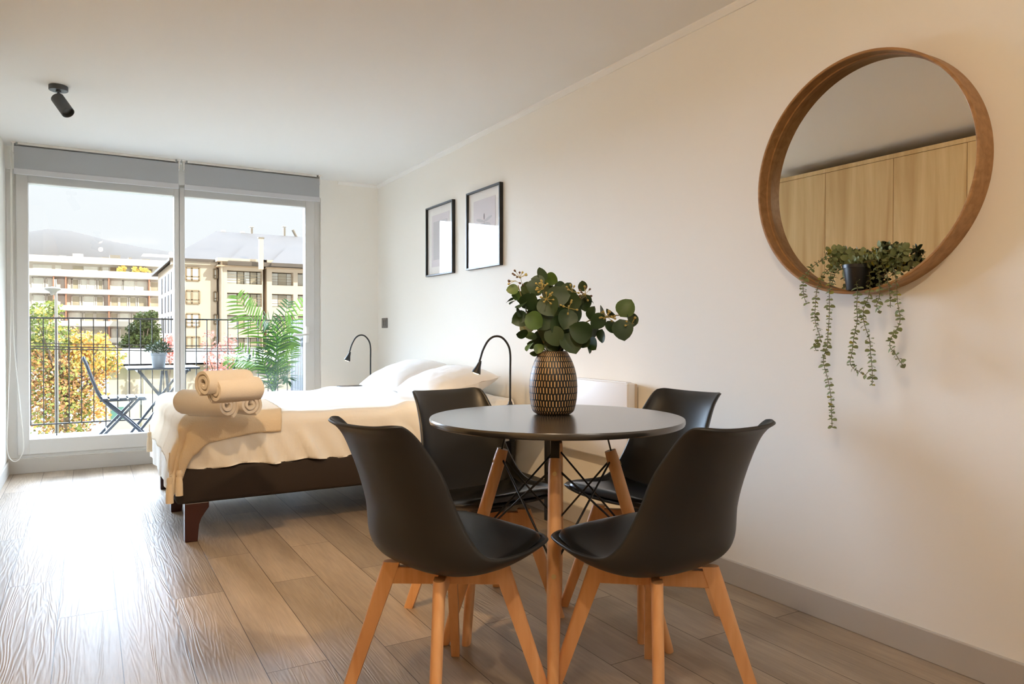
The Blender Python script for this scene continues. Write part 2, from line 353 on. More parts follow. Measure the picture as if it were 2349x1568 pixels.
# ---- roller blinds
def blind(name, x0, x1, label, chain):
    t = thing(name, label, 'blind', ((x0+x1)/2, 6.04, HH), 0, 'roller blinds over the balcony window')
    h = (x1-x0)/2
    obj('fabric', MB().rbox((-h, -.019, -.185), (h, -.015, -.03), .001), M['blind'], t)
    obj('roller', MB().tube([(-h, .012, -.045), (h, .012, -.045)], .026, 20), M['blind'], t, smooth=True)
    obj('bottom_bar', MB().rbox((-h-.002, -.023, -.222), (h+.002, -.009, -.182), .003), M['blindbar'], t)
    obj('top_rail', MB().rbox((-h+.02, -.012, -.018), (h-.02, .05, 0), .003), M['whiteplast'], t)
    for s in (-1, 1):
        obj('bracket', MB().rbox((s*(h+.004)-.004, -.02, -.075), (s*(h+.004)+.004, .05, -.005), .002).rbox((s*(h+.004)-.014, -.022, -.012), (s*(h+.004)+.014, .05, -.001), .002), M['whiteplast'], t)
    if chain:
        pts = [(-h-.014, .0, -.06), (-h-.014, .0, -.9), (-h-.005, .0, -1.4), (-h+.03, 0, -1.85), (-h+.045, 0, -2.09), (-h+.025, 0, -2.17), (-h-.005, 0, -2.195),
               (-h-.034, 0, -2.17), (-h-.05, 0, -2.09), (-h-.044, 0, -1.85), (-h-.028, 0, -1.4), (-h-.02, 0, -.9), (-h-.02, 0, -.06)]
        obj('pull_chain', MB().tube(spline(pts, 70), .0032, 6, False), M['whiteplast'], t, smooth=True)
    return t
blind('roller_blind', -.436, .592, 'grey roller blind over the left fixed pane, with white pull chain', True)
blind('roller_blind', .634, 1.658, 'grey roller blind over the right glazed balcony door leaf', False)

# ================================================================== ceiling spots
def make_spot(loc, aim, label, lit=True):
    """Cylindrical ceiling spot; aim is the direction the barrel points."""
    t = thing('ceiling_spotlight', label, 'ceiling light', loc, 0, 'ceiling spotlights in a line')
    obj('canopy', MB().lathe([(0,0),(.043,0),(.045,-.002),(.045,-.024),(.043,-.026),(0,-.026)], 40), M['spotm'], t, angle=40)
    a = Vector(aim).normalized(); piv = Vector((0,0,-.072))
    obj('arm', MB().tube([(0,0,-.026),(0,0,-.034)], .013, 16).tube([(0,0,-.03), (0,0,-.075)], .0065, 12), M['spotm'], t, angle=40)
    q = Vector((0,0,-1)).rotation_difference(a)
    o = obj('barrel', MB().lathe([(0,.022),(.030,.022),(.032,.020),(.032,-.092),(.030,-.094),(.028,-.092),(.028,-.07),(0,-.07)], 40), M['spotm'], t, angle=40)
    o.location = piv + a*.008; o.rotation_mode = 'QUATERNION'; o.rotation_quaternion = q
    l = obj('lens', MB().lathe([(0,-.0705),(.0275,-.0705),(.0275,-.074),(0,-.074)], 24), M['lens' if lit else 'lensoff'], o)
    return t, piv+a*.115+Vector(loc), a
SPOTS = []
p0 = at(134, 197, 'z', HH)
SPOTS.append(make_spot((p0.x, p0.y, HH), (.42, -.45, -.72), 'dark cylindrical ceiling spotlight above the left window pane', False))
SPOTS.append(make_spot((.1, 1.6, HH), (.6, .75, -1.0), 'dark ceiling spotlight between the window and the kitchen, out of view'))
SPOTS.append(make_spot((p0.x+.2, .35, HH), (1.0, .75, -.40), 'dark ceiling spotlight nearest the kitchen, out of view'))

SPOTS.append(make_spot((1.15, .45, HH), (-1.0, .75, -.7), 'dark ceiling spotlight facing the oak cabinets, out of view'))
t = thing('added_fill_panel', 'added square fill light panel on the ceiling behind the camera, unseen', 'ceiling light', (1.05, -.95, HH))  # glowing panel added out of view as fill from the camera side
obj('frame', MB().rbox((-.31,-.31,-.03),(-.285,.31,0),.003).rbox((.285,-.31,-.03),(.31,.31,0),.003).rbox((-.285,-.31,-.03),(.285,-.285,0),.003).rbox((-.285,.285,-.03),(.285,.31,0),.003), M['whiteplast'], t)
obj('diffuser', MB().box((-.284,-.284,-.024),(.284,.284,-.018)), mat('fill_panel_glow', (255,240,220), .6, emit=(255,247,238), estr=6.5), t)
# ================================================================== pictures
def picture(yc, label, kind):
    t = thing('framed_picture', label, 'picture', (XR, yc, 1.68), 0, 'framed pictures above the bed')
    hy, hz, d, w = .233, .257, .026, .012
    obj('frame', MB().rbox((-d,-hy,-hz),(0,-hy+w,hz),.0015).rbox((-d,hy-w,-hz),(0,hy,hz),.0015).rbox((-d,-hy+w,-hz),(0,hy-w,-hz+w),.0015).rbox((-d,-hy+w,hz-w),(0,hy-w,hz),.0015), M['frame'], t)
    obj('mount', MB().box((-.008,-hy+w,-hz+w),(-.001,hy-w,hz-w)), M['mat'], t)
    mb = MB().box((-.0095,-.15,-.19),(-.008,.15,.19)); mats = [M['art'], M['ink'], M['inkl']]
    if kind == 1:   # a winged insect over long grass stems, drawn in grey
        x = -.0105
        def ell(cy, cz, a, b, ang, m):
            n = 18; vs = [(x, cy+math.cos(ang)*a*math.cos(2*PI*k/n)-math.sin(ang)*b*math.sin(2*PI*k/n), cz+math.sin(ang)*a*math.cos(2*PI*k/n)+math.cos(ang)*b*math.sin(2*PI*k/n)) for k in range(n)]
            mb.add(vs, [list(range(n))], m)
        ell(0, .075, .006, .022, 0, 1); ell(0, .0, .0025, .05, 0, 1)
        for s in (-1, 1):
            ell(s*.055, .055, .055, .010, s*.22, 2); ell(s*.05, .02, .048, .012, -s*.2, 2)
        for k in range(5):
            y = -.05+.03*k
            mb.tube([(x, y, -.18), (x, y+.03, -.1), (x, .01+.008*k, -.03)], .0012, 4, m=2)
    else:
        mb.box((-.0105,-.12,-.14),(-.0095,.12,.14), 2)
    obj('print', mb, mats, t)
    obj('picture_glass', MB().box((-.018,-hy+w,-hz+w),(-.016,hy-w,hz-w)), M['pglass'], t)
picture(4.846, 'black framed pale abstract print on the wall, nearer the window', 0)
picture(4.166, 'black framed print of a grey insect over grass, nearer the round mirror', 1)

# ================================================================== switch, heater
t = thing('light_switch', 'grey metal double light switch on the wall near the window corner', 'switch', (XR, 6.01, 1.088))
obj('plate', MB().rbox((-.009,-.064,-.043),(0,.064,.043),.003), M['metalplate'], t)
for s in (-1, 1): obj('rocker', MB().rbox((-.013, s*.022-.016, -.026), (-.008, s*.022+.016, .026), .002), M['metalplate'], t)
t = thing('wall_heater', 'white flat electric wall heater between the bed and the dining table', 'heater', (XR, 2.93, .585))
obj('panel', MB().rbox((-.075,-.30,-.185),(-.03,.30,.185),.008,3), M['heater'], t, angle=40)
obj('casing', MB().rbox((-.032,-.29,-.175),(-.008,.29,.18),.004), M['heaterside'], t)
obj('top_grille', MB().rbox((-.068,-.28,.183),(-.036,.28,.189),.002), M['heater'], t)
obj('status_light', MB().tube([(-.0765, .10, .15), (-.074, .10, .15)], .006, 12), M['whiteplast'], t)
for s in (-1, 1): obj('wall_bracket', MB().box((-.012, s*.2-.02, -.15), (0, s*.2+.02, .15)), M['metalplate'], t)

# ================================================================== bed
bed = thing('bed', 'double bed with dark brown upholstered base and cherry legs', 'bed', (.38, 3.75, 0))
BL, BW = 1.83, 1.45     # length along x, width along y
obj('base', MB().rbox((-.028,0,.185),(BL,BW,.36),.022,3), M['bedbase'], bed, angle=35)
def bed_leg(x, y, sx):
    prof = [(0,.187),(.108,.187),(.108,.160),(.090,.135),(.074,.11),(.063,.08),(.056,.0),(0,0)]
    mb = MB(); mb.prism([(x+sx*u, z) for u, z in prof], 'y', y-.03, y+.03)
    return bev(obj('leg', mb, M['cherry'], bed), .004)
for x, sx in ((.012, 1), (BL-.012, -1)):
    for y in (.045, BW/2, BW-.045): bed_leg(x, y, sx)
obj('mattress', MB().rbox((.01,.01,.36),(BL,BW-.01,.575),.05,4), M['pillow'], bed, angle=40)

BX0, BX1, BY0, BY1, BZ = .385, 2.205, 3.755, 5.195, .598
def ripple(p, amp, s=1.0):
    return amp*(noise.noise(Vector((p.x*5*s, p.y*5*s, p.z*3)))+.5*noise.noise(Vector((p.x*13*s, p.y*13*s, p.z*7))))
def drape(s, t, lift=0, r=.06):
    """Point of a cloth over the bed: s metres from the foot edge, t metres from the near edge; negative runs down the side."""
    def edge(a):
        if a >= r: return a, 0.
        q = r-a
        arc = r*PI/2
        if q < arc:
            th = q/r; return r-math.sin(th)*r, -(1-math.cos(th))*r
        return 0., -r-(q-arc)
    ex, dx = edge(s); ey, dy = edge(t)
    hang = min(dx, dy) if not (dx < 0 and dy < 0) else -math.hypot(dx, dy)
    x = BX0+ex; y = BY0+ey
    if dx < 0: x -= lift
    if dy < 0: y -= lift
    if dx < 0 and dy < 0:
        # round the corner
        k = min(1, min(-dx, -dy)/.08)
        x += .018*k; y += .018*k
    return Vector((x, y, BZ+lift+hang))
def cover_pt(u, v):
    # u along the bed from foot hem to head, v across from near hem to far hem
    s = -.36+u*(.36+BX1-BX0); t = -.245+v*(.245*2+BY1-BY0)
    mirror_t = BY1-BY0-t
    if t < (BY1-BY0)/2: p = drape(s, t)
    else:
        p = drape(s, mirror_t); p.y = BY0+BY1-p.y
    if s < -.1 and (t < .02 or mirror_t < .02):
        pass
    n = ripple(p, .006)
    if t < -.02: # folds pulled across the near side
        ph = 26*p.x+9*(p.z-.36)+2.2*noise.noise(Vector((p.x*2.2,0,p.z)))
        p.y -= .004+.045*max(0, math.sin(ph))**2.4*sm(.02,.16,-t)*(.35+1.3*abs(noise.noise(Vector((p.x*2.3,5,0))))) + n*.8 + .007*math.sin(52*p.x+30*p.z+3*noise.noise(Vector((p.x*3,2,p.z*3))))*sm(.03,.12,-t)*sm(.2,.5,noise.noise(Vector((p.x*2.5,9,1)))+.5)
        p.z = max(p.z, .352+.009*noise.noise(Vector((p.x*4,1,0)))+.006*math.sin(p.x*21))
    elif s < -.02:
        p.x -= .006+.036*sm(.05,.22,-s)+.014*max(0, math.sin(17*p.y+3*p.z))*sm(.05,.3,-s) + n
        p.z = max(p.z, .20+.02*noise.noise(Vector((0,p.y*4,1))))
    else:
        p.z += n + .004*noise.noise(Vector((p.x*22, p.y*6, 3)))*sm(1.05,1.3,s)*1.6
        # turned-down border before the pillows
        p.z += .022*math.exp(-((s-1.14-.05*math.sin(3*t))/.07)**2)+.014*sm(1.1,1.25,s)
    return p
o = obj('bedspread', MB().grid(cover_pt, 150, 130), M['cover'], smooth=True)
tag(o, 'white ribbed bedspread covering the bed and hanging at its foot', 'bedspread')

# beige throw across the foot of the bed
def throw_pt(u, v):
    tw = BY1-BY0
    t = -.30+v*(tw+.60); s_in = .47+.02*math.sin(5*t)+.03*noise.noise(Vector((t*3,2,0)))
    hang_s = .20+.03*noise.noise(Vector((0,t*3,4)))+.06*math.exp(-((t+.02)/.12)**2)
    s = -hang_s+u*(hang_s+s_in)
    # near hem: short along the side, longer towards the corner
    near = .075+.03*sm(.35,.1,s)+.16*sm(.13,-.04,s)
    tt = -near+v*(tw+near+.12)
    if tt < tw/2: p = drape(s, tt, .010)
    else:
        p = drape(s, tw-tt, .010); p.y = BY0+BY1-p.y
    n = ripple(p, .005, 1.3)
    if s < 0: p.x -= .040*sm(.05,.22,-s)
    corner = sm(.16,-.05,s)*sm(.14,-.05,tt)
    if tt < .03 or s < .03:
        f = math.sin(34*(s-tt)+4*p.z)
        p.x -= .016*corner*f+1.6*max(0,n)+.003; p.y -= .016*corner*f+1.6*max(0,n)+.003
    else: p.z += abs(n)+.002
    return p
th = obj('throw_blanket', MB().grid(throw_pt, 60, 150), M['throw'], smooth=True); solid(th, .007, 1)
tag(th, 'beige tasselled throw blanket folded over the foot of the bed', 'blanket')
def tassel(p, cord):
    p = Vector(p)
    mb = MB().tube([p+Vector((0,0,cord)), p], .0028, 6)
    mb.lathe([(0,.006),(.010,.004),(.014,-.006),(.013,-.018),(.0105,-.024),(.0135,-.03),(.016,-.06),(.017,-.115),(.0,-.115)], 16, p)
    return obj('tassel', mb, M['throw'], th, angle=50)
def tass_at(px, py, x=None, y=None):
    return at(px, py, 'x', x) if x else at(px, py, 'y', y)
a = tass_at(389, 1097, y=3.70); tassel(a, .12)
a = tass_at(411, 1080, y=3.722); tassel(a, .05)
a = tass_at(343, 992, x=.318); tassel(a, .05)

# pillows
def pillow_mesh():
    def P(sgn):
        def f(u, v):
            a = (u*2-1); b_ = (v*2-1)
            k = (1-abs(a)**2.6)**.55*(1-abs(b_)**2.6)**.55 if abs(a) < 1 and abs(b_) < 1 else 0
            x = .33*a*(1-.10*(1-abs(b_))*abs(a)**6 ) ; y = .235*b_*(1-.08*abs(b_)**6*(1-abs(a)))
            w = .007*noise.noise(Vector((a*5, b_*4, sgn*2)))*k + .009*noise.noise(Vector((math.atan2(b_,a)*5, 1, sgn)))*(1-k)*(abs(a*b_)+.2)
            return Vector((x, y, sgn*(.098*k)+w))
        return f
    return MB().grid(P(1), 40, 30).grid(lambda u, v: P(-1)(1-u, v), 40, 30)
pl = obj('pillow', pillow_mesh(), M['pillow'], smooth=True)
tag(pl, '', 'pillow', 'pillows at the head of the bed')
pl2 = dup(pl)
place(pl, 'white pillow at the head of the bed, nearer the window', (1.93, 4.88, .74), rot=(math.radians(3), math.radians(-32), math.radians(82+0)))
place(pl2, 'white pillow at the head of the bed, nearer the round table', (1.93, 4.15, .72), rot=(math.radians(-2), math.radians(-30), math.radians(97)))
for q, yaw, tilt, loc in ((pl, 93, 17, (1.95, 4.84, .692)), (pl2, 87, 14, (1.93, 4.15, .683))):
    q.rotation_euler = Matrix.Rotation(math.radians(yaw-90), 4, 'Z').__matmul__(Matrix.Rotation(math.radians(-tilt), 4, 'Y')).__matmul__(Matrix.Rotation(math.radians(90), 4, 'Z')).to_euler()
    q.location = loc

# rolled towels
def towel_mesh(R, L, turns, seed):
    random.seed(seed); th_ = R/(turns+.35); n = int(turns*26)
    mb = MB(); sl = [(-L/2, .90), (-L/2+.006, .97), (-L/2+.02, 1), (-L/4, 1.01), (0, .985), (L/4, 1.01), (L/2-.02, 1), (L/2-.006, .97), (L/2, .90)]
    ph = -PI/2-.45-turns*2*PI
    rings = []
    for y, k in sl:
        outer = []; inner = []
        g = th_*.40*(.78 if k < .95 else 1)
        for i in range(n+1):
            a = i/n*turns*2*PI; r = th_*.55+th_*a/(2*PI)
            wob = 1+.05*math.sin(2*a+ph)+.09*noise.noise(Vector((math.cos(a)*1.2, seed+math.sin(a)*1.2, y*9)))
            sq = .93
            outer.append(Vector(((r+g)*wob*math.cos(a+ph), y, (r+g)*wob*math.sin(a+ph)*sq)))
            inner.append(Vector(((r-g)*wob*math.cos(a+ph), y, (r-g)*wob*math.sin(a+ph)*sq)))
        rings.append(outer+inner[::-1])
    m = len(rings[0]); vs = [p for r_ in rings for p in r_]; fs = []
    for i in range(len(rings)-1):
        for k in range(m): fs.append((i*m+k, i*m+(k+1)%m, (i+1)*m+(k+1)%m, (i+1)*m+k))
    for e in (0, len(rings)-1):
        for k in range(n): fs.append((e*m+k, e*m+k+1, e*m+m-2-k, e*m+m-1-k))
    mb.add(vs, fs); return mb
def towel(p, q, R, turns, seed, label):
    """Rolled towel whose axis runs from p to q."""
    p = Vector(p); q = Vector(q); d = q-p
    o = obj('rolled_towel', towel_mesh(R, d.length, turns, seed), M['towel'], angle=60)
    o.location = (p+q)/2; o.rotation_mode = 'QUATERNION'; o.rotation_quaternion = Vector((0,1,0)).rotation_difference(d.normalized())
    tag(o, label, 'towel', 'rolled towels on the bed'); return o
TZ = BZ+.018
def onbed(px, py): return at(px, py, 'z', TZ)
e1 = at(523, 928, 'z', TZ+.062); e0 = at(436, 917, 'z', TZ+.062)
print('towels', e0, e1, at(572,926,'z',TZ+.055), at(590,925,'z',TZ+.055))
ax = Vector((.62, -.78, 0)).normalized()
A = at(524, 928, 'z', TZ+.060)
towel(A-ax*.27, A, .060, 2.6, 3, 'large cream rolled towel at the bottom left of the stack')
B_ = at(577, 927, 'z', TZ+.054); ax2 = Vector((.42, -.91, 0)).normalized()
towel(B_-ax2*.30, B_, .054, 2.4, 5, 'cream rolled towel at the bottom right of the stack')
ax3 = Vector((.93, .36, .0)).normalized()
Cc = at(492, 896, 'z', TZ+.157)
towel(Cc, Cc+ax3*.19+Vector((0,0,-.005)), .050, 2.2, 8, 'cream rolled towel on top of the stack, front one')
D = at(470, 882, 'z', TZ+.185)
D = D+Vector((.0,.05,0))
towel(D, D+Vector((.90,.42,0)).normalized()*.20, .050, 2.2, 11, 'cream rolled towel on top of the stack, rear one')

# ================================================================== nightstands and lamps
def make_nightstand():
    t = thing('nightstand', '', 'nightstand', (0,0,0), 0, 'slim black nightstands beside the bed')
    obj('top', MB().rbox((-.21,-.205,.565),(.21,.205,.585),.003), M['black'], t)
    obj('shelf', MB().rbox((-.20,-.195,.20),(.20,.195,.212),.002), M['black'], t)
    for x in (-.192,.192):
        for y in (-.188,.188): obj('leg', MB().rbox((x-.0125,y-.0125,0),(x+.0125,y+.0125,.566),.002), M['black'], t)
    obj('drawer_front', MB().rbox((-.212,-.165,.475),(-.198,.165,.556),.002), M['black'], t)
    return t
n1 = make_nightstand(); n2 = dup(n1)
place(n1, 'slim black nightstand between the bed and the window wall', (1.90, 5.45, 0))
place(n2, 'slim black nightstand between the bed and the white wall heater', (1.93, 3.455, 0))
def make_lamp():
    t = thing('gooseneck_lamp', '', 'lamp', (0,0,0), 0, 'gooseneck bedside lamps')
    obj('base', MB().lathe([(0,0),(.05,0),(.052,.003),(.052,.008),(.045,.012),(.014,.028),(.009,.045),(0,.045)], 36), M['black'], t, angle=40)
    path = spline([(0,0,.04),(0,0,.20),(0,0,.30),(-.012,0,.352),(-.045,0,.392),(-.085,0,.398),(-.12,0,.375),(-.148,0,.325),(-.162,0,.28),(-.168,0,.262)], 60)
    obj('gooseneck', MB().tube(path, .0058, 12), M['black'], t, smooth=True)
    o = obj('shade', MB().lathe([(.006,.03),(.009,.02),(.014,-.005),(.023,-.03),(.026,-.042),(.0245,-.042),(.021,-.03),(.012,-.005),(.0,.01)], 28), M['black'], t, angle=50)
    o.location = (-.172,0,.238); o.rotation_euler = (0, math.radians(20), 0)
    obj('diffuser', MB().lathe([(0,-.046),(.012,-.0455),(.0225,-.040),(.0225,-.036),(0,-.036)], 24), M['bulb'], o, smooth=True)
    return t
l1 = make_lamp(); l2 = dup(l1)
rz = math.atan2(.5, -.864)-PI
place(l1, 'lit black gooseneck lamp on the nightstand by the window wall', (1.935, 5.56, .585), rz)
place(l2, 'lit black gooseneck lamp on the nightstand behind the dining chairs', (1.985, 3.43, .585), rz)
LAMPS = [l1, l2]

# ================================================================== dining table
TC = Vector((1.28, 1.92, 0)); TZT = .737
tb = thing('round_table', 'round black dining table on four splayed beech legs', 'table', TC)
obj('tabletop', MB().lathe([(0,TZT-.019),(.394,TZT-.019),(.398,TZT-.016),(.400,TZT-.011),(.400,TZT-.004),(.398,TZT),(0,TZT)], 128), M['tabletop'], tb, angle=30)
ang0 = math.atan2(2.118-1.913, .984-1.2785)
LT, LB = [], []
for k in range(4):
    a = ang0+k*PI/2; d = Vector((math.cos(a), math.sin(a), 0))
    top = d*.170+Vector((0,0,.632)); foot = d*.357
    LT.append((d, top, foot))
    lg = obj('leg', MB().tube([foot, foot+(top-foot)*.03, foot+(top-foot)*.45, top-(top-foot)*.04, top], [.0135,.015,.0205,.0195,.0175], 24), M['beech'], tb, angle=50)
    ax_ = (top-foot).normalized(); out = (d-ax_*d.dot(ax_)).normalized()
    for f_ in (.50, .93):
        c = foot+(top-foot)*f_
        obj('screw', MB().tube([c+out*.016, c+out*.0215], .0068, 14), M['steel'], lg)
    obj('bracket', MB().bar(top-ax_*.05, d*.150+Vector((0,0,TZT-.018)), .026, .005, tuple(d)), M['black'], tb)
for k in range(4):
    d1, t1, f1 = LT[k]; d2, t2, f2 = LT[(k+1)%4]
    u1 = f1+(t1-f1)*.965; u2 = f2+(t2-f2)*.965; w1 = f1+(t1-f1)*.54; w2 = f2+(t2-f2)*.54
    obj('brace_rod', MB().tube([u1, w2], .0033, 10), M['black'], tb, smooth=True)
    obj('brace_rod', MB().tube([w1+Vector((0,0,.0)), u2], .0033, 10), M['black'], tb, smooth=True)

# ---- vase
VX = at(1270, 952, 'z', TZT); VX = Vector((VX.x, VX.y, TZT)) + Vector((.03,.05,0))*0.6
vs_ = .00136
prof = [(.052,.0),(.066,.010),(.073,.03),(.0775,.06),(.0785,.09),(.0765,.12),(.070,.15),(.060,.177),(.049,.197),(.0455,.203)]
pr = spline(prof, 40)
t = tag(obj('vase', MB().lathe(pr, 96, (0,0,0), uv=True).lathe([(.0455,.203),(.043,.206),(.040,.203),(.040,.18),(.06,.14),(.06,.03),(0,.02)], 96).lathe([(.052,0),(0,0)], 96),
        M['vase'], smooth=True), 'black vase carved with rows of tan dashes on the round table', 'vase')
t.location = VX
# ---- eucalyptus in the vase
def leaf_add(mb, p, along, nrm, L, Wd, cup=.15, m=0, nseg=6, tip=.0):
    """Rounded leaf growing from p along 'along' with normal nrm."""
    a = Vector(along).normalized(); n = Vector(nrm); n = (n-a*n.dot(a)).normalized(); s = a.cross(n)
    vs = []; fs = []
    for i in range(nseg+1):
        u = i/nseg; w = Wd/2*(math.sin(PI*min(1, u**.85))**.62 if 0 < u < 1 else 0.02)
        if tip: w *= 1-tip*u
        c = Vector(p)+a*L*u+n*(-cup*L*(u-.5)**2)
        for k in (-1, -.5, 0, .5, 1): vs.append(c+s*w*k+n*(abs(k)**1.5*cup*w*.9))
    for i in range(nseg):
        for k in range(4): fs.append((i*5+k, i*5+k+1, (i+1)*5+k+1, (i+1)*5+k))
    mb.add(vs, fs, m)
bq = thing('eucalyptus_bouquet', 'leafy dark green eucalyptus stems standing in the carved vase', 'plant', VX)
def L2(px, py, dep=0):
    """Offset of a bouquet point from the vase foot: photo pixels to metres at the vase, plus depth away from the camera."""
    h = Vector((FW.x, FW.y, 0)).normalized()
    return _R*((px-1270)*vs_) + Vector((0,0,(957-py)*vs_)) + h*dep
random.seed(21)
stems = [[(1265,830,.0),(1262,760,.0),(1250,690,-.02),(1240,630,0)], [(1272,830,0),(1285,760,.02),(1300,700,.03),(1310,655,.02)], [(1262,830,0),(1235,760,.0),(1205,710,-.02),(1185,650,-.03)],
         [(1275,830,0),(1310,770,-.02),(1350,735,-.03),(1400,722,-.03),(1448,720,-.02)], [(1268,830,0),(1270,770,.0),(1290,720,-.01),(1345,675,-.02)], [(1260,830,0),(1240,790,.04),(1215,770,.06),(1195,740,.08)],
         [(1270,830,0),(1275,760,.08),(1250,690,.12),(1275,640,.1)]]
mb = MB()
SP = []
for st in stems:
    pts = [L2(*q) for q in st]; pts = [Vector((pts[0].x*.4, pts[0].y*.4, .03))]+pts
    sp = [Vector(q) for q in spline([tuple(q) for q in pts], 24)]; SP.append(sp)
    mb.tube(sp, [.0032-.0016*i/23 for i in range(24)], 7)
obj('stems', mb, M['stem'], bq, smooth=True)
mb = MB()
view = -Vector((FW.x, FW.y, 0)).normalized()
# (px, py, diameter px, facing: 1 towards the camera .. 0 edge-on, depth, tone)
LV = [(1242,622,36,.5,0,0),(1266,632,34,.9,.03,1),(1303,656,32,.8,.0,0),(1318,668,30,.5,.02,0),(1172,660,30,.8,-.03,1),(1182,672,28,.8,0,1),(1173,690,24,.2,-.04,0),(1165,687,22,.15,-.04,0),
      (1232,640,34,.8,-.02,0),(1225,655,44,.9,-.03,0),(1278,678,58,.95,-.06,0),(1255,700,52,.9,-.07,0),(1210,688,46,.8,-.05,0),(1192,698,34,.4,-.06,0),(1222,735,46,.95,-.08,1),(1190,730,44,.8,-.05,0),
      (1186,715,28,.2,-.06,0),(1202,715,30,.2,-.08,0),(1195,765,30,.4,-.03,0),(1215,770,34,.6,0,1),(1212,795,30,.3,-.03,1),(1235,800,28,.5,-.02,1),(1220,790,28,.6,.03,1),
      (1310,690,48,.8,-.04,0),(1320,715,44,.7,-.02,0),(1300,730,52,.9,-.06,0),(1330,760,58,.95,-.08,0),(1310,785,56,.9,-.06,0),(1335,775,50,.8,-.05,0),(1280,745,48,.8,-.05,0),(1265,790,40,.8,-.03,0),(1280,800,34,.7,0,0),
      (1255,760,50,.8,-.03,0),(1240,775,44,.8,.02,0),(1345,690,42,.8,-.01,0),(1355,685,26,.2,-.02,0),(1360,788,34,.5,-.05,0),(1352,800,24,.2,-.04,0),
      (1358,715,34,.4,-.04,0),(1372,735,42,.8,-.05,0),(1383,712,34,.3,-.03,0),(1382,770,34,.3,-.04,0),(1404,715,28,.2,-.03,0),(1403,748,32,.7,-.04,0),(1430,755,52,.95,-.05,0),(1440,703,48,.9,-.03,1),(1455,730,38,.6,-.03,0),
      (1262,665,40,.7,.05,0),(1240,700,50,.8,.08,0),(1285,715,50,.8,.09,0),(1210,745,44,.7,.08,0),(1320,735,44,.7,.07,0),(1265,735,54,.8,.10,0),(1200,675,38,.7,.06,0),(1290,650,34,.7,.08,0),(1250,645,34,.6,.12,0),(1225,715,44,.7,.12,0),
      (1270,770,50,.9,-.06,0),(1245,735,50,.9,-.06,0),(1292,760,44,.8,.0,0),(1225,810,24,.3,-.01,1),(1365,760,38,.7,.0,0),(1205,655,34,.7,.02,0),(1340,650,26,.5,.0,0)]
for px, py, dpx, face, dep, tone in LV:
    c = L2(px, py, dep); L = dpx*vs_*1.02
    best = min((q for sp in SP for q in sp[6:]), key=lambda q: (q-c).length)
    al = (c-best); al = al.normalized() if al.length > .004 else Vector((random.uniform(-1,1), random.uniform(-1,1), .5)).normalized()
    al = (al+Vector((random.uniform(-.5,.5), random.uniform(-.5,.5), random.uniform(-.5,.3)))).normalized()
    rnd = Vector((random.uniform(-1,1), random.uniform(-1,1), random.uniform(-.3,1))).normalized()
    side = view.cross(al).normalized() if view.cross(al).length > .1 else _R
    n = (view*face+side*(1-face)*random.choice((-1,1))+rnd*.28).normalized()
    al = (al-n*al.dot(n)); al = al.normalized() if al.length > .1 else Vector((0,0,1))
    leaf_add(mb, c-al*L/2, al, n, L, L*random.uniform(.86,1.0), random.uniform(.05,.28), tone, 8)
obj('foliage', mb, [M['leaf'], M['leaf2']], bq, smooth=True, fix=False)
for px, py, dep, k, col in ((1190,632,-.04,9,1),(1242,660,-.08,14,0),(1250,685,-.09,9,0),(1342,672,-.05,11,1),(1302,705,-.08,7,0),(1394,725,-.06,14,0),(1452,742,-.04,6,0),(1312,665,-.04,5,0),(1178,640,-.03,4,1)):
    mb = MB(); c = L2(px, py, dep)
    for i in range(k):
        d = Vector((random.gauss(0,1), random.gauss(0,1), random.gauss(.5,.8))).normalized(); e = c+d*random.uniform(.012,.024)
        mb.tube([c-d*.004, e], .0008, 5, m=2)
        mb.tube([e, e+d*.003, e+d*.007, e+d*.009], [.0012,.003,.0036,.0016], 8, m=1 if (col and random.random() < .6) else 0)
    obj('bud_cluster', mb, [M['berry'], M['berry2'], M['berry']], bq, smooth=True)

# ================================================================== dining chairs
CEN = [(.205,.434),(.182,.430),(.09,.404),(-.02,.387),(-.105,.393),(-.150,.430),(-.174,.53),(-.210,.63),(-.249,.722),(-.275,.760),(-.302,.779)]
EDG = [(.198,.448),(.178,.450),(.11,.448),(.035,.443),(-.045,.448),(-.082,.486),(-.112,.568),(-.144,.655),(-.196,.735),(-.228,.770),(-.260,.789)]
HWD = [.150,.206,.232,.240,.230,.208,.178,.164,.152,.148,.140]
STA = spline([c+e+(h,) for c, e, h in zip(CEN, EDG, HWD)], 61)
def shell_pt(u, v):
    w = v*2-1
    if u > .5: u = .5+(u-.5)*(1-.10*max(0, (abs(w)-.62)/.38)**3)      # rounded top corners
    k = u*60; i = min(int(k), 59); f = k-i; S = [a*(1-f)+b*f for a, b in zip(STA[i], STA[i+1])]
    q = abs(w)**2.3
    return Vector((S[4]*math.sin(w*PI/2*.92)/math.sin(PI/2*.92), S[0]*(1-q)+S[2]*q, S[1]*(1-q)+S[3]*q))
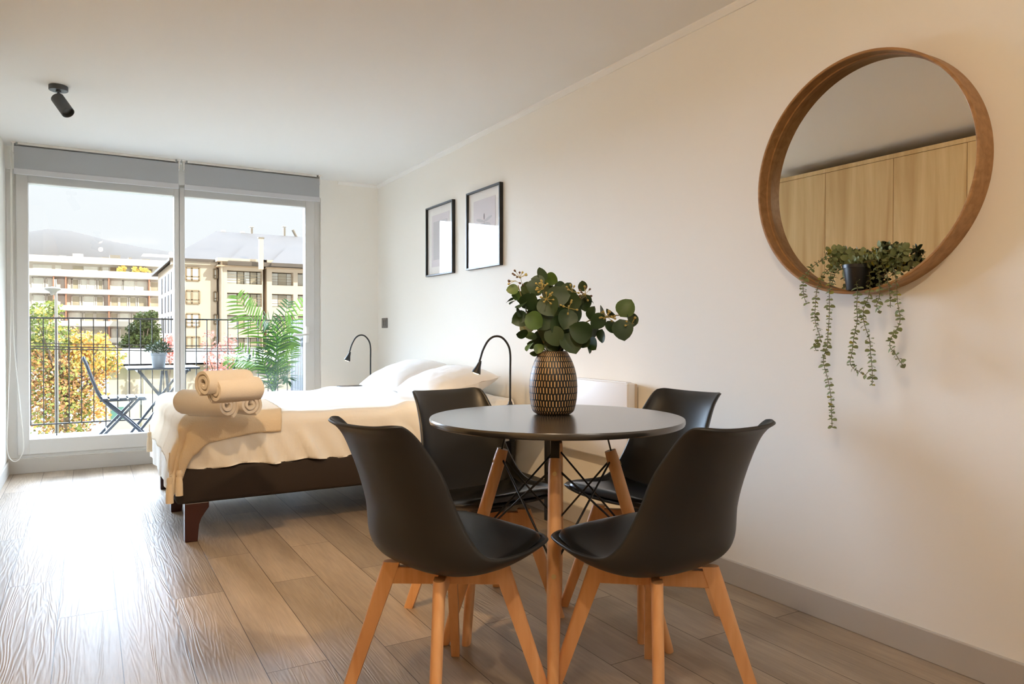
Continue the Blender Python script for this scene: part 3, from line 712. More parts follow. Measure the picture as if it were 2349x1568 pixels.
def make_chair():
    t = thing('dining_chair', '', 'chair', (0,0,0), 0, 'black shell chairs around the round table')
    solid(obj('seat_shell', MB().grid(shell_pt, 60, 36), M['shell'], t, smooth=True), .009, -1)
    def pad(u, v):
        uu = .045+u*.42; a = u*2-1; b_ = v*2-1
        ed = (max(0, 1-abs(a)**5)*max(0, 1-abs(b_)**5))**.5
        vv = .5+b_*.40*(1-.12*max(0, -a)**3)
        p = shell_pt(uu, vv); c = shell_pt(uu, .5)
        lift = .006+.030*ed*(1-.35*abs(b_)**2)*(1-.3*max(0,a)**3)
        return p+Vector((0, .0, lift))
    obj('seat_pad', MB().grid(pad, 30, 26), M['pad'], t, smooth=True)
    zt = .366
    for sx, sy in ((-1,-1),(1,-1),(1,1),(-1,1)):
        d = Vector((sx, sy, 0)).normalized(); tp = d*.148+Vector((0,0,zt+.012)); ft = d*.277
        tn = Vector((-d.y, d.x, 0)); mb = MB(); rings = []
        for k, wr, wt in ((0,.0165,.0125),(.02,.017,.013),(.5,.0195,.014),(.9,.023,.0145),(1,.023,.0145)):
            c = ft+(tp-ft)*k
            shape = [(-1,-1),(-1,1),(.45,1),(.8,.72),(1,.3),(1,-.3),(.8,-.72),(.45,-1)]
            rings += [c+d*wr*a+tn*wt*b_ for a, b_ in shape]
        n = 8
        mb.add(rings, [tuple(range(n))[::-1], tuple(range(4*n, 5*n))]+[(i*n+k, i*n+(k+1)%n, (i+1)*n+(k+1)%n, (i+1)*n+k) for i in range(4) for k in range(n)])
        obj('leg', mb, M['beech'], t, angle=40)
    for a, z in ((1, 0), (-1, .001)):
        d = Vector((1, a, 0)).normalized()
        bev(obj('cross_bar', MB().bar(d*-.152+Vector((0,0,.342+z)), d*.152+Vector((0,0,.342+z)), .024, .046), M['beech'], t), .003)
    obj('mounting_plate', MB().rbox((-.05,-.05,.366),(.05,.05,.381),.003), M['black'], t)
    return t
ch = make_chair(); chairs = [ch]+[dup(ch) for _ in range(3)]
for c_, (x, y, fx, fy, lab) in zip(chairs, (
        (.840, 1.800, .972, .235, 'black shell dining chair with its back to the camera, in front of the bed'),
        (1.322, 1.505, -.12, .99, 'black shell dining chair with its back to the camera, nearest the baseboard'),
        (1.22, 2.30, .10, -.99, 'black shell dining chair facing the camera, between the bed and the table'),
        (1.719, 2.03, -.99, -.10, 'black shell dining chair facing left beside the wall heater'))):
    place(c_, lab, (x, y, 0), math.atan2(-fx, fy))

# ================================================================== round mirror with trailing plant
MR, MD, MY, MZ = .389, .076, 1.492, 1.519
mr = thing('round_mirror', 'large round mirror with deep walnut rim on the wall', 'mirror', (XR, MY, MZ))
def ringmb(prof, n=128):
    """Revolve (radius, depth from the wall) about the mirror's axis."""
    mb = MB(); k = len(prof); vs = []; fs = []
    for i in range(n):
        a = 2*PI*i/n
        for r, x in prof: vs.append((-x, r*math.cos(a), r*math.sin(a)))
    for i in range(n):
        for j in range(k): fs.append((i*k+j, ((i+1)%n)*k+j, ((i+1)%n)*k+(j+1)%k, i*k+(j+1)%k))
    mb.add(vs, fs); return mb
obj('rim', ringmb([(MR,.0),(MR,MD-.002),(MR-.002,MD),(MR-.007,MD),(MR-.009,MD-.002),(MR-.010,.040),(MR-.014,.038),(MR-.014,.0)]), M['mirrorwood'], mr, angle=40)
mb = MB(); mb.add([(-.022, (MR-.0135)*math.cos(2*PI*k/128), (MR-.0135)*math.sin(2*PI*k/128)) for k in range(128)]+[(-.018, (MR-.0135)*math.cos(2*PI*k/128), (MR-.0135)*math.sin(2*PI*k/128)) for k in range(128)],
       [list(range(128)), list(range(255,127,-1))]+[(k, (k+1)%128, (k+1)%128+128, k+128) for k in range(128)])
obj('mirror_glass', mb, M['mirror'], mr)
mb = MB(); mb.add([(-.018, (MR-.012)*math.cos(2*PI*k/64), (MR-.012)*math.sin(2*PI*k/64)) for k in range(64)]+[(-.001, (MR-.012)*math.cos(2*PI*k/64), (MR-.012)*math.sin(2*PI*k/64)) for k in range(64)],
       [list(range(64)), list(range(127,63,-1))]+[(k, (k+1)%64, (k+1)%64+64, k+64) for k in range(64)])
obj('backing_board', mb, M['mirrorwood'], mr)
# pot stands on the inside of the rim
PXC = XR-.060
pc = at(1966, 640, 'x', PXC); PY = pc.y
inner = MR-.010
zb = MZ-math.sqrt(inner**2-(PY-MY)**2)+.004
zb = max(MZ-math.sqrt(max(0,inner**2-(PY+s*.034-MY)**2)) for s in (-1,1))
tp = thing('trailing_plant', 'artificial trailing eucalyptus in a black pot on the mirror rim', 'potted plant', (PXC, PY, zb))
obj('pot', MB().lathe([(0,0),(.031,0),(.032,.002),(.041,.072),(.044,.072),(.044,.083),(.041,.083),(.038,.07),(.03,.01),(0,.01)], 40), M['pot'], tp, angle=40)
obj('soil', MB().lathe([(.0385,.07),(.02,.074),(0,.075)], 24), M['stem'], tp, smooth=True)
O = Vector((PXC, PY, zb))
def V4(cx, cy, dx=.0):
    """Point of a vine read off the photograph (close-up at 3.268x from 1800,520), hanging in front of the rim."""
    return at(1800+cx/3.268, 520+cy/3.268, 'x', XR-.098-dx)-O
random.seed(5)
def vine(pts, n, size, name='vine', seed=0):
    sp = [Vector(q) for q in spline([tuple(q) for q in pts], max(12, n*2))]
    mb = MB().tube(sp, .0011, 6)
    Ltot = sum((sp[i+1]-sp[i]).length for i in range(len(sp)-1)); acc = 0; nxt = .006; flip = 0
    for i in range(len(sp)-1):
        seg = sp[i+1]-sp[i]
        while acc+seg.length >= nxt:
            p = sp[i]+seg*((nxt-acc)/max(seg.length, 1e-6)); t_ = seg.normalized()
            a0 = random.uniform(0, PI)
            ref = Vector((1,0,0)) if abs(t_.x) < .8 else Vector((0,0,1))
            e1_ = t_.cross(ref).normalized(); e2_ = t_.cross(e1_)
            flip = 1-flip; a0 = flip*PI/2*random.choice((1,.8))+random.uniform(-.4,.4)
            s = size*random.uniform(.6,1.25)
            for sg in (0, PI):
                dr = (e1_*math.cos(a0+sg)+e2_*math.sin(a0+sg)+t_*.25).normalized()
                leaf_add(mb, p, dr, -t_*.8+Vector((-.55+random.uniform(-.4,.3), -.4+random.uniform(-.3,.3), 0)), s, s*.82, .2, 2 if random.random() < .07 else 1, 6)
            nxt += size*random.uniform(.52,.85)
        acc += seg.length
    obj(name, mb, [M['stem'], M['vine'], M['vine2']], tp, smooth=True, fix=False)
ctr = Vector((0,0,.085))
VN = [([(470,215),(330,235),(220,290),(150,380),(138,450),(145,520),(165,580)], .0165),
      ([(470,240),(360,290),(280,380),(245,460),(232,560),(228,700),(258,800),(262,850),(225,890),(238,930)], .0165),
      ([(480,260),(400,290),(350,340),(338,430),(335,520),(335,640),(325,800),(318,900),(290,980),(300,1060),(325,1150),(345,1260),(352,1400),(355,1500)], .0175),
      ([(500,240),(520,320),(535,400),(545,480),(540,600),(545,700),(520,820),(505,940),(490,1010),(510,1055),(560,1085),(610,1110)], .0175),
      ([(600,260),(640,380),(635,480),(620,550),(590,620),(595,720),(635,840),(645,960),(655,1060),(655,1190)], .0175),
      ([(650,240),(700,330),(710,430),(710,520),(690,590),(710,630)], .0165),
      ([(690,230),(760,330),(775,430),(790,520),(792,605)], .0165),
      ([(700,210),(790,260),(825,340),(840,460),(845,560),(865,680),(850,750),(800,830),(790,900),(830,950),(865,1010),(890,1040)], .0175)]
for q, s in VN:
    pts = [ctr+Vector((random.uniform(-.01,.01), random.uniform(-.02,.02), 0))]
    for i, (cx, cy) in enumerate(q):
        pts.append(V4(cx, cy, -.05*(1-sm(0, 3, i))))
    vine(pts, 30, s)
mb = MB()
# crown of the plant
random.seed(9)
for q in [[(520,230),(440,190),(360,190),(310,230)], [(560,230),(520,190),(470,180),(420,200)], [(640,230),(700,170),(770,140),(830,130)], [(660,230),(740,180),(830,190),(900,180),(935,180)],
          [(680,250),(780,220),(860,240),(930,250),(985,265)], [(620,230),(650,190),(690,180),(720,150)], [(600,250),(600,210),(575,200),(550,215)], [(690,260),(760,270),(830,290),(900,310)], [(500,250),(450,230),(390,260),(340,300)],
          [(690,250),(740,210),(790,170),(860,150),(905,170)], [(560,250),(500,260),(460,290),(440,330)], [(640,260),(700,290),(720,330),(690,370)], [(650,250),(690,220),(760,240),(800,330)]]:
    pts = [ctr+Vector((random.uniform(-.02,.01), random.uniform(-.02,.02), 0))]+[V4(cx, cy, random.uniform(-.09,-.02)) for cx, cy in q]
    for p_ in pts: p_.x = min(p_.x, XR-.035-O.x)
    vine(pts, 16, .022)

# ================================================================== cabinets opposite the mirror
FX = -.38
cabs = [(4.02, 3.55), (3.55, 3.015), (3.015, 2.53), (2.53, 1.9), (1.9, 1.3), (1.3, .7), (.7, .1), (.1, -.5), (-.5, -1.1), (-1.1, -1.69)]
for i, (ya, yb) in enumerate(cabs):
    t = thing('tall_cabinet', 'tall pale oak cabinet with flat door, number %d from the window side of the row' % (i+1), 'cabinet', ((-1.0+FX)/2, (ya+yb)/2, 0), 0, 'tall oak cabinets opposite the mirror')
    t['label'] = ('tall pale oak cabinet seen in the mirror, ' + ['leftmost door', 'second door from the left', 'third door from the left', 'rightmost door at the rim'][i]) if i < 4 else 'tall pale oak cabinet outside the view, %s in the row from the window side' % ['fifth','sixth','seventh','eighth','ninth','tenth'][i-4]
    hx, hy = (FX+1.0)/2, (ya-yb)/2
    obj('carcass', MB().box((-hx, -hy+.001, .0), (hx-.02, hy-.001, 2.235)), M['cab'], t)
    obj('door', MB().rbox((hx-.019, -hy+.002, .08), (hx, hy-.002, 2.205), .0015), M['cab'], t)
    obj('top_strip', MB().rbox((hx-.019, -hy, 2.208), (hx+.001, hy, 2.238), .001), M['cab'], t)
    obj('plinth', MB().box((hx-.06, -hy, .0), (hx-.03, hy, .08)), M['cabdark'], t)

# ================================================================== the balcony
M['balc'] = mat('grey_balcony_concrete', (150,156,160), .8, bump=(60,.1))
M['soff'] = mat('white_soffit_paint', (206,210,212), .8)
M['rail'] = mat('dark_railing_metal', (42,38,36), .5)
M['slatm'] = mat('charcoal_screen', (58,60,66), .45)
M['bistro'] = mat('grey_black_bistro_paint', (56,62,70), .4)
M['potgrey'] = mat('grey_zinc_pot', (142,148,152), .5)
M['bush'] = mat('small_dark_bush_leaf', (52,72,40), .6, var=(25,.4))
M['palm'] = mat('bright_palm_leaf', (112,156,52), .4, spec=.4, var=(9,.3))
M['palm2'] = mat('dark_palm_leaf', (56,96,50), .4, spec=.4, var=(9,.3))
BFZ = .10
o = struct('floor_balcony', MB().box((-1.4, YW+.18, -.1), (2.2, 7.66, BFZ)), M['balc'])
o = struct('ceiling_balcony', MB().box((-1.4, YW+.18, 2.30), (1.868, 7.622, 2.46)).box((-1.4, 7.60, 2.285), (1.868, 7.622, 2.30)), M['soff'])
t = thing('balcony_railing', 'thin dark metal balcony railing with vertical bars', 'railing', (0, 7.5, BFZ))
obj('top_rail', MB().rbox((-1.35,-.011,1.02),(1.75,.011,1.034),.002), M['rail'], t)
obj('bottom_rail', MB().rbox((-1.35,-.008,.098),(1.75,.008,.110),.002), M['rail'], t)
x = -.434-.0943*9
k = 0
while x < 1.75:
    long_ = (k % 4) == 3
    obj('baluster', MB().box((x-.0042,-.0042,0 if long_ else .10),(x+.0042,.0042,1.025)), M['rail'], t); x += .0943; k += 1
t = thing('privacy_screen', 'charcoal slatted privacy screen at the right end of the balcony', 'screen', (1.775, 6.95, BFZ))
obj('panel', MB().box((.02,-.57,0),(.035,.55,1.03)), M['slatm'], t)
mb = MB()
for k in range(27): mb.box((-.012, -.565+k*.0412, 0), (.021, -.565+k*.0412+.027, 1.03))
obj('slats', mb, M['slatm'], t)
# bistro furniture
def bistro_chair():
    t = thing('folding_chair', '', 'chair', (0,0,0), 0, 'folding bistro chairs on the balcony')
    # faces +x; origin between the feet
    for k in range(5):
        obj('seat_slat', MB().rbox((-.165+k*.068, -.19, .352), (-.112+k*.068, .19, .366), .002), M['bistro'], t)
    for s in (-1, 1):
        y = s*.17
        obj('rear_leg', MB().tube(spline([(.20,y,.0),(.02,y,.19),(-.155,y,.36),(-.215,y,.50),(-.255,y,.62),(-.285,y,.70)], 24), .011, 8), M['bistro'], t, smooth=True)
        obj('front_leg', MB().bar((-.20,y*.86,.0), (.115,y*.86,.35), .010, .020), M['bistro'], t)
        obj('seat_rail', MB().bar((-.17,y*.92,.346), (.17,y*.92,.346), .010, .016), M['bistro'], t)
    for z, xx in ((.535,-.228),(.60,-.25),(.665,-.272)):
        o = obj('back_slat', MB().rbox((-.006,-.19,-.022),(.006,.19,.022),.002), M['bistro'], t); o.location = (xx,0,z); o.rotation_euler = (0, math.radians(-17), 0)
    obj('stretcher', MB().bar((-.12,-.146,.09),(-.12,.146,.09), .010, .016), M['bistro'], t)
    return t
c1 = bistro_chair(); c2 = dup(c1)
place(c1, 'dark folding chair on the balcony, left of the small slatted table', (.245, 6.93, BFZ), 0)
place(c2, 'dark folding chair on the balcony, between the table and the palm', (.98, 7.12, BFZ), PI+.12)
bt = thing('folding_table', 'small dark slatted folding table on the balcony', 'table', (.56, 7.12, BFZ))
for k in range(7): obj('top_slat', MB().rbox((-.28,-.265+k*.077,.586),(.28,-.265+k*.077+.066,.602),.002), M['bistro'], bt)
for s in (-1, 1):
    obj('rail', MB().bar((s*.2,-.25,.576),(s*.2,.25,.576), .012, .02), M['bistro'], bt)
    y = s*.22
    obj('leg', MB().bar((-.24,y,0),(.19,y*.9,.575), .010, .02), M['bistro'], bt)
    obj('leg', MB().bar((.24,y*.86,0),(-.19,y*.84,.575), .010, .02), M['bistro'], bt)
    obj('strut', MB().bar((s*.06,-.2,.05),(s*.015,-.2,.575), .010, .02), M['bistro'], bt)
pp = at(364, 842, 'z', BFZ+.602); pp = Vector((pp.x, pp.y, BFZ+.602))
t = thing('potted_shrub', 'small green shrub in a grey pot on the balcony table', 'potted plant', pp)
obj('pot', MB().lathe([(0,0),(.048,0),(.062,.105),(.068,.108),(.068,.125),(.062,.125),(.058,.10),(0,.09)], 32), M['potgrey'], t, angle=40)
mb = MB(); random.seed(4)
for i in range(420):
    d = Vector((random.gauss(0,1), random.gauss(0,1), abs(random.gauss(.2,.9)))).normalized(); r_ = random.random()**.5
    p = Vector((0,0,.125))+Vector((d.x*.105, d.y*.105, d.z*.10))*r_
    leaf_add(mb, p, d+Vector((random.uniform(-.6,.6), random.uniform(-.6,.6), random.uniform(-.3,.6))), Vector((random.uniform(-1,1), random.uniform(-1,1), 1)), .024, .013, .1, 0, 3)
obj('foliage', mb, M['bush'], t, fix=False)
# palm
PB = Vector((1.46, 6.98, BFZ))
pm = thing('potted_palm', 'tall green areca palm standing on the balcony by the screen', 'potted plant', PB)
obj('pot', MB().lathe([(0,0),(.10,0),(.13,.22),(.135,.22),(.135,.245),(.125,.245),(.12,.2),(0,.2)], 36), M['potgrey'], pm, angle=40)
def PP(px, py, y): return at(px, py, 'y', y)-PB
def frond(pts, y, n, ll, m, spread=1.0, lift=.0, up=(0,0,1), seed=0):
    random.seed(seed); P3 = [PP(px, py, y+dy) for px, py, dy in pts]
    sp = [Vector(q) for q in spline([tuple(q) for q in P3], 40)]
    mb = MB().tube(sp, [.006-.0045*i/39 for i in range(40)], 7, m=m)
    for i in range(n):
        k = 6+33*i/(n-1); j = min(int(k), 38); p = sp[j]+(sp[j+1]-sp[j])*(k-j); t_ = (sp[j+1]-sp[j]).normalized()
        U = Vector(up); s_ = t_.cross(U).normalized(); n_ = s_.cross(t_)
        L = ll*(math.sin(PI*(.18+.72*i/(n-1)))**.7)
        for sg in (-1, 1):
            d = (t_*.75+s_*sg*spread+n_*lift+Vector((0,0,random.uniform(-.12,.08)))).normalized()
            # long pointed leaflet bending down
            a = d; nn = (n_+s_*.3*sg).normalized(); sd = a.cross(nn).normalized(); vs = []; fs = []
            for q in range(6):
                u = q/5; w = .0085*(math.sin(PI*min(1,.12+u*.88)))**.8*(ll/.2)**.5
                c = p+a*L*u+Vector((0,0,-.20*L*u*u))
                vs += [c-sd*w, c+nn*w*.4, c+sd*w]
            for q in range(5): fs += [(q*3,q*3+1,q*3+4,q*3+3),(q*3+1,q*3+2,q*3+5,q*3+4)]
            mb.add(vs, fs, m)
    obj('frond', mb, [M['palm'], M['palm2']], pm, smooth=True, fix=False)
fup = (0,-1,.35)
frond([(628,900,0),(625,830,-.02),(606,770,-.03),(582,738,-.04),(562,712,-.05),(545,680,-.06)], 6.98, 20, .22, 0, 1.0, .1, fup, 1)
frond([(628,900,0),(634,820,0),(650,765,0),(672,742,0),(697,695,0)], 7.0, 18, .2, 0, 1.0, .1, fup, 2)
frond([(628,900,0),(636,800,.05),(646,752,.1),(662,694,.15)], 7.0, 18, .17, 1, 1.0, .0, fup, 3)
frond([(628,900,0),(633,820,-.06),(634,780,-.12),(624,745,-.2),(608,735,-.26)], 6.98, 16, .2, 1, .9, .2, fup, 4)
frond([(628,900,0),(616,850,0),(585,831,-.02),(553,828,-.03),(522,826,-.03)], 6.95, 18, .2, 0, .9, .15, (0,-.6,1), 5)
frond([(628,900,0),(612,850,.05),(588,830,.08),(551,797,.1)], 7.05, 14, .15, 0, .9, .1, fup, 6)
frond([(628,900,0),(640,855,-.03),(660,825,-.05),(674,800,-.06)], 6.9, 14, .13, 0, .6, .1, fup, 7)
frond([(628,905,0),(612,860,-.1),(604,825,-.15),(603,800,-.18)], 6.9, 14, .13, 1, .9, 0, fup, 8)
frond([(628,905,0),(640,870,-.1),(655,862,-.15),(662,868,-.2)], 6.9, 14, .13, 1, .9, 0, fup, 9)
frond([(628,905,0),(615,880,-.12),(595,872,-.2),(575,882,-.24)], 6.9, 14, .13, 1, .9, 0, (0,-.5,1), 10)
frond([(628,905,0),(632,870,-.15),(636,845,-.25),(634,835,-.3)], 6.9, 14, .15, 1, 1.0, 0, fup, 11)
frond([(628,900,0),(641,815,.02),(650,790,.03),(672,772,.05)], 7.05, 14, .17, 0, .9, .1, fup, 12)

# ================================================================== outside: street, trees, buildings, hills
GZ = -4.0
M['ground'] = mat('pale_street_asphalt', (150,146,138), .9, var=(.4,.2))
M['grass'] = mat('garden_grass', (128,142,84), .95, var=(2,.35))
M['awhite'] = mat('white_building_render', (204,198,188), .85)
M['abrick'] = mat('salmon_brick_pier', (190,130,104), .85)
M['bcream'] = mat('cream_building_render', (202,184,160), .85)
M['btrim'] = mat('tan_cornice_render', (196,168,136), .85)
M['roof'] = mat('taupe_roof_tiles', (92,83,74), .9, var=(.5,.2))
M['win'] = mat('grey_window_glazing', (172,164,142), .25, spec=.6, var=(.6,.5))
M['winl'] = mat('pale_curtained_window', (214,214,204), .5, var=(.8,.2))
M['winf'] = mat('brown_window_frame', (140,120,92), .6)
M['teal'] = mat('teal_window_glass', (96,140,140), .3)
M['housew'] = mat('beige_house_wall', (196,186,166), .9)
M['houser'] = mat('cream_flat_roof', (150,142,126), .9)
M['unit'] = mat('grey_roof_machinery', (130,122,110), .8)
M['hill'] = mat('pale_dry_hillside', (106,101,96), 1.0, spec=0, var=(.002,.05))
M['bark'] = mat('grey_bark', (96,84,72), .9)
AUT = [mat('green_autumn_leaf', (146,158,88), .7, spec=.2), mat('yellow_autumn_leaf', (226,200,112), .7, spec=.2), mat('orange_autumn_leaf', (222,170,108), .7, spec=.2),
       mat('russet_autumn_leaf', (168,128,94), .7, spec=.2), mat('olive_autumn_leaf', (118,132,76), .7, spec=.2)]
M['pinkl'] = mat('pink_blossom_leaf', (214,146,138), .7, spec=.2)
M['darkl'] = mat('dark_garden_tree_leaf', (70,84,44), .8, spec=.2, var=(.5,.4))
M['lamp'] = mat('grey_street_lamp_metal', (136,134,128), .5)
M['cable'] = mat('black_cable', (40,40,40), .7)

struct('ground', MB().box((-400,9,GZ-.3),(400,400,GZ)), M['ground'])
o = obj('lawn', MB().box((-3,30,GZ+.01),(4.6,41.5,GZ+.05)), M['grass']); o['kind'] = 'structure'
# hills: a ridge far behind the town
rid = [(-200,560),(0,545),(60,532),(110,525),(160,529),(205,540),(260,554),(320,566),(365,573),(430,584),(520,600),(640,620),(800,650)]
mb = MB(); vs = []; fs = []
for i, (px, py) in enumerate(rid):
    p = at(px, py, 'y', 3600); f = at(px, 745, 'y', 2900); m_ = (p+f)/2
    m_.z += 12*math.sin(i*2.1); b_ = Vector((p.x, 4600, GZ))
    vs += [Vector((f.x, f.y, GZ)), m_, p, b_]
for i in range(len(rid)-1):
    for k in range(3): fs.append((i*4+k, i*4+4+k, i*4+5+k, i*4+1+k))
mb.add(vs, fs); o = obj('hills', mb, M['hill'], smooth=True); o['kind'] = 'structure'

# ---- long white apartment building
YA = 118.0
def xa(px, y=YA, py=680): return at(px, py, 'y', y).x
def za(py, y=YA, px=250): return at(px, py, 'y', y).z
A0 = Vector((xa(220), YA, GZ)); ab = thing('apartment_building', 'long white apartment building with balcony bands and salmon piers', 'building', A0)
def ab_box(name, m, x0, x1, y0, y1, z0, z1):
    return obj(name, MB().box((x0-A0.x, y0-YA, z0-GZ), (x1-A0.x, y1-YA, z1-GZ)), M[m], ab)
xl, xr = xa(20), xa(430)
ab_box('wall', 'awhite', xl, xr, YA+1.6, YA+14, GZ, za(592))
bands = [(622,637),(664,675.5),(701,713),(736,748),(774,786),(812,824)]
for a, b_ in bands: ab_box('balcony_band', 'awhite', xl, xr, YA, YA+1.6, za(b_), za(a))
ab_box('roof_band', 'awhite', xl, xr, YA+.4, YA+2, za(606), za(591))
for px in (123, 151, 250, 343):
    ab_box('pier', 'abrick', xa(px-1.4), xa(px+1.4), YA+.25, YA+1.6, GZ, za(637))
rows = [(638,664),(676,701),(714,736),(750,774),(788,812)]
cols = [[(72,100,'winl'),(104,120,'winl'),(127,148,'winl'),(155,164,'winl'),(165,181,'win'),(184,201,'winl'),(203,220,'winl'),(225,237,'win'),(238,248,'winl'),(254,283,'winl'),(284,312,'winl'),(314,340,'winl'),(346,366,'win')],
        [(72,102,'winl'),(106,121,'win'),(127,149,'winl'),(164,184,'win'),(190,218,'winl'),(221,238,'win'),(254,273,'win'),(275,294,'win'),(298,314,'win'),(318,339,'win'),(346,372,'win')],
        [(72,100,'winl'),(127,148,'winl'),(156,186,'winl'),(192,216,'win'),(219,247,'win'),(254,272,'win'),(274,300,'winl'),(304,338,'win'),(346,372,'win')],
        [(72,100,'winl'),(127,148,'win'),(156,186,'win'),(190,245,'win'),(256,270,'winl'),(276,300,'win'),(304,340,'win'),(346,372,'win')],
        [(72,120,'win'),(127,148,'win'),(156,200,'win'),(204,245,'win'),(256,300,'win'),(304,340,'win')]]
for (a, b_), cs in zip(rows, cols):
    for x0, x1, m in cs:
        x0_, x1_ = xa(x0), xa(x1); z0, z1 = za(b_+.5), za(a+2.5)
        f = ab_box('window', m, x0_, x1_, YA+1.5, YA+1.66, z0, z1)
        obj('window_frame', MB().box((x0_-A0.x-.06, 1.38, z0-GZ), (x0_-A0.x+.1, 1.55, z1-GZ)).box((x1_-A0.x-.1, 1.38, z0-GZ), (x1_-A0.x+.06, 1.55, z1-GZ)).box((x0_-A0.x, 1.38, z1-GZ-.1), (x1_-A0.x, 1.55, z1-GZ)), M['awhite'], f)
# penthouse level
for x0, x1, m in [(74,118,'winl'),(126,140,'winl'),(167,190,'win'),(192,225,'winl'),(228,233,'win'),(236,250,'winl'),(254,268,'winf'),(270,282,'win'),(284,300,'winl'),(302,318,'winl'),(345,350,'winf'),(352,365,'winl')]:
    ab_box('window', m, xa(x0), xa(x1), YA+1.5, YA+1.65, za(624), za(611))
for x0, x1, y0_, h in [(166,191,579,14),(254,279,578,10),(298,306,582,12),(329,349,584,12),(134,150,585,6),(235,252,584,6)]:
    ab_box('rooftop_unit', 'awhite' if x0 in (166,134) else 'unit', xa(x0), xa(x1), YA+4, YA+6, za(594), za(y0_))
ab_box('balcony_rail', 'awhite', xa(253), xa(342), YA+.02, YA+.06, za(626), za(621.5))
mb = MB(); random.seed(2)
for i in range(160):
    px = random.choice((random.uniform(324,341), random.uniform(272,286), random.uniform(308,316))); p = Vector((xa(px), YA+.7, za(random.uniform(611,628))))-A0
    leaf_add(mb, p, (random.uniform(-1,1), random.uniform(-1,.2), random.uniform(-1,1)), (0,-1,random.uniform(-.5,.5)), .5, .4, .1, 0, 2)
obj('roof_garden', mb, AUT[1], ab, fix=False)

# ---- cream building with hipped roof on the right
YBd = 85.0
def xb(px, y=YBd, py=680): return at(px, py, 'y', y).x
def zb_(py, y=YBd, px=560): return at(px, py, 'y', y).z
B0 = Vector((xb(560), YBd, GZ)); bb = thing('hip_roof_building', 'cream apartment building with a tall taupe hipped roof', 'building', B0)
def bb_box(name, m, x0, x1, y0, y1, z0, z1, par=None):
    return obj(name, MB().box((x0-B0.x, y0-YBd, z0-GZ), (x1-B0.x, y1-YBd, z1-GZ)), M[m], bb if par is None else par)
ZE = zb_(600)
bxl, bxr = xb(406), xb(800)
bb_box('wall', 'bcream', bxl, bxr, YBd+1.5, YBd+24, GZ, ZE)
bb_box('left_bay', 'bcream', bxl, xb(497), YBd, YBd+1.6, GZ, ZE)
bb_box('cornice', 'bcream', bxl-.5, xb(499), YBd-.5, YBd+1.6, zb_(612), ZE+.1)
def framed(name, m, x0, x1, y0, y1, yf, mull=()):
    """A window drawn between photo pixels on the face at depth yf."""
    X0, X1, Z0, Z1 = xb(x0, yf), xb(x1, yf), zb_(y1, yf), zb_(y0, yf)
    o = bb_box(name, m, X0, X1, yf-.06, yf+.02, Z0, Z1)
    mb = MB(); fw = .09
    for a, b_, c, d_ in [(X0-fw,X0+fw,Z0,Z1),(X1-fw,X1+fw,Z0,Z1),(X0,X1,Z0-fw,Z0+fw),(X0,X1,Z1-fw,Z1+fw)]+[(xb(q, yf)-fw, xb(q, yf)+fw, Z0, Z1) for q in mull]+[(X0,X1,Z0+(Z1-Z0)*.3-.05,Z0+(Z1-Z0)*.3+.05)]:
        mb.box((a-B0.x, yf-.12-YBd, c-GZ), (b_-B0.x, yf-.03-YBd, d_-GZ))
    obj('window_frame', mb, M['winf'], o); return o
for r in range(5):
    dy = r*51.2
    framed('window', 'winl' if r % 2 == 0 else 'win', 427, 457, 619+dy, 647+dy, YBd, (440,))
    framed('window', 'winl', 490.5, 499.0-1.8, 620+dy, 641+dy, YBd)
# bays with recessed balconies
def bay(x0, x1, op, yf):
    X0, X1 = xb(x0, yf), xb(x1, yf)
    zt = ZE
    for r in range(6):
        a = 600 if r == 0 else 651.5+(r-1)*51.2
        b_ = 620.5+r*51.2
        bb_box('balcony_band', 'bcream', X0, X1, yf, YBd+1.6, zb_(b_, yf), zb_(a, yf) if r else ZE)
        if r < 5:
            for u0, u1 in op[1]: bb_box('pier', 'bcream', xb(u0, yf), xb(u1, yf), yf, YBd+1.6, zb_(651.5+r*51.2, yf), zb_(620.5+r*51.2, yf))
            for wi, (u0, u1, m) in enumerate(op[0]):
                o = bb_box('window', m, xb(u0, yf), xb(u1, yf), yf+.85, yf+1.0, zb_(650+r*51.2, yf), zb_(622.5+r*51.2, yf))
            mb = MB(); rx0, rx1 = xb(op[2][0], yf), xb(op[2][1], yf); zz = zb_(651.5+r*51.2, yf)
            for h in (.35, .65, .95): mb.box((rx0-B0.x, yf+.1-YBd, zz+h-GZ), (rx1-B0.x, yf+.14-YBd, zz+h+.04-GZ))
            obj('balcony_rail', mb, M['winf'], bb)
    bb_box('cornice', 'btrim', X0-.4, X1+.2, yf-.5, YBd+1.6, zb_(613, yf), zb_(610.5, yf))
    bb_box('eave', 'bcream', X0-.5, X1+.3, yf-.7, YBd+1.6, ZE-.25, ZE+.1)
YF = YBd-1.6
bay(508, 603, ([(521,546,'winl'),(548,562,'win'),(564,576,'winl'),(578,592,'win'),(594,602,'winl')], [(508,521),(601,603)], (521,602)), YF)
bay(612, 800, ([(624,641,'winl'),(642,661,'win'),(662,672,'winl'),(683,700,'winl'),(705,740,'win')], [(612,624),(673,683),(702,706),(760,800)], (624,673)), YF)
# drain pipe
obj('drain_pipe', MB().tube([(xb(509, YF)-B0.x, YF-.1-YBd, 0), (xb(509, YF)-B0.x, YF-.1-YBd, ZE-GZ)], .09, 8), M['bcream'], bb)
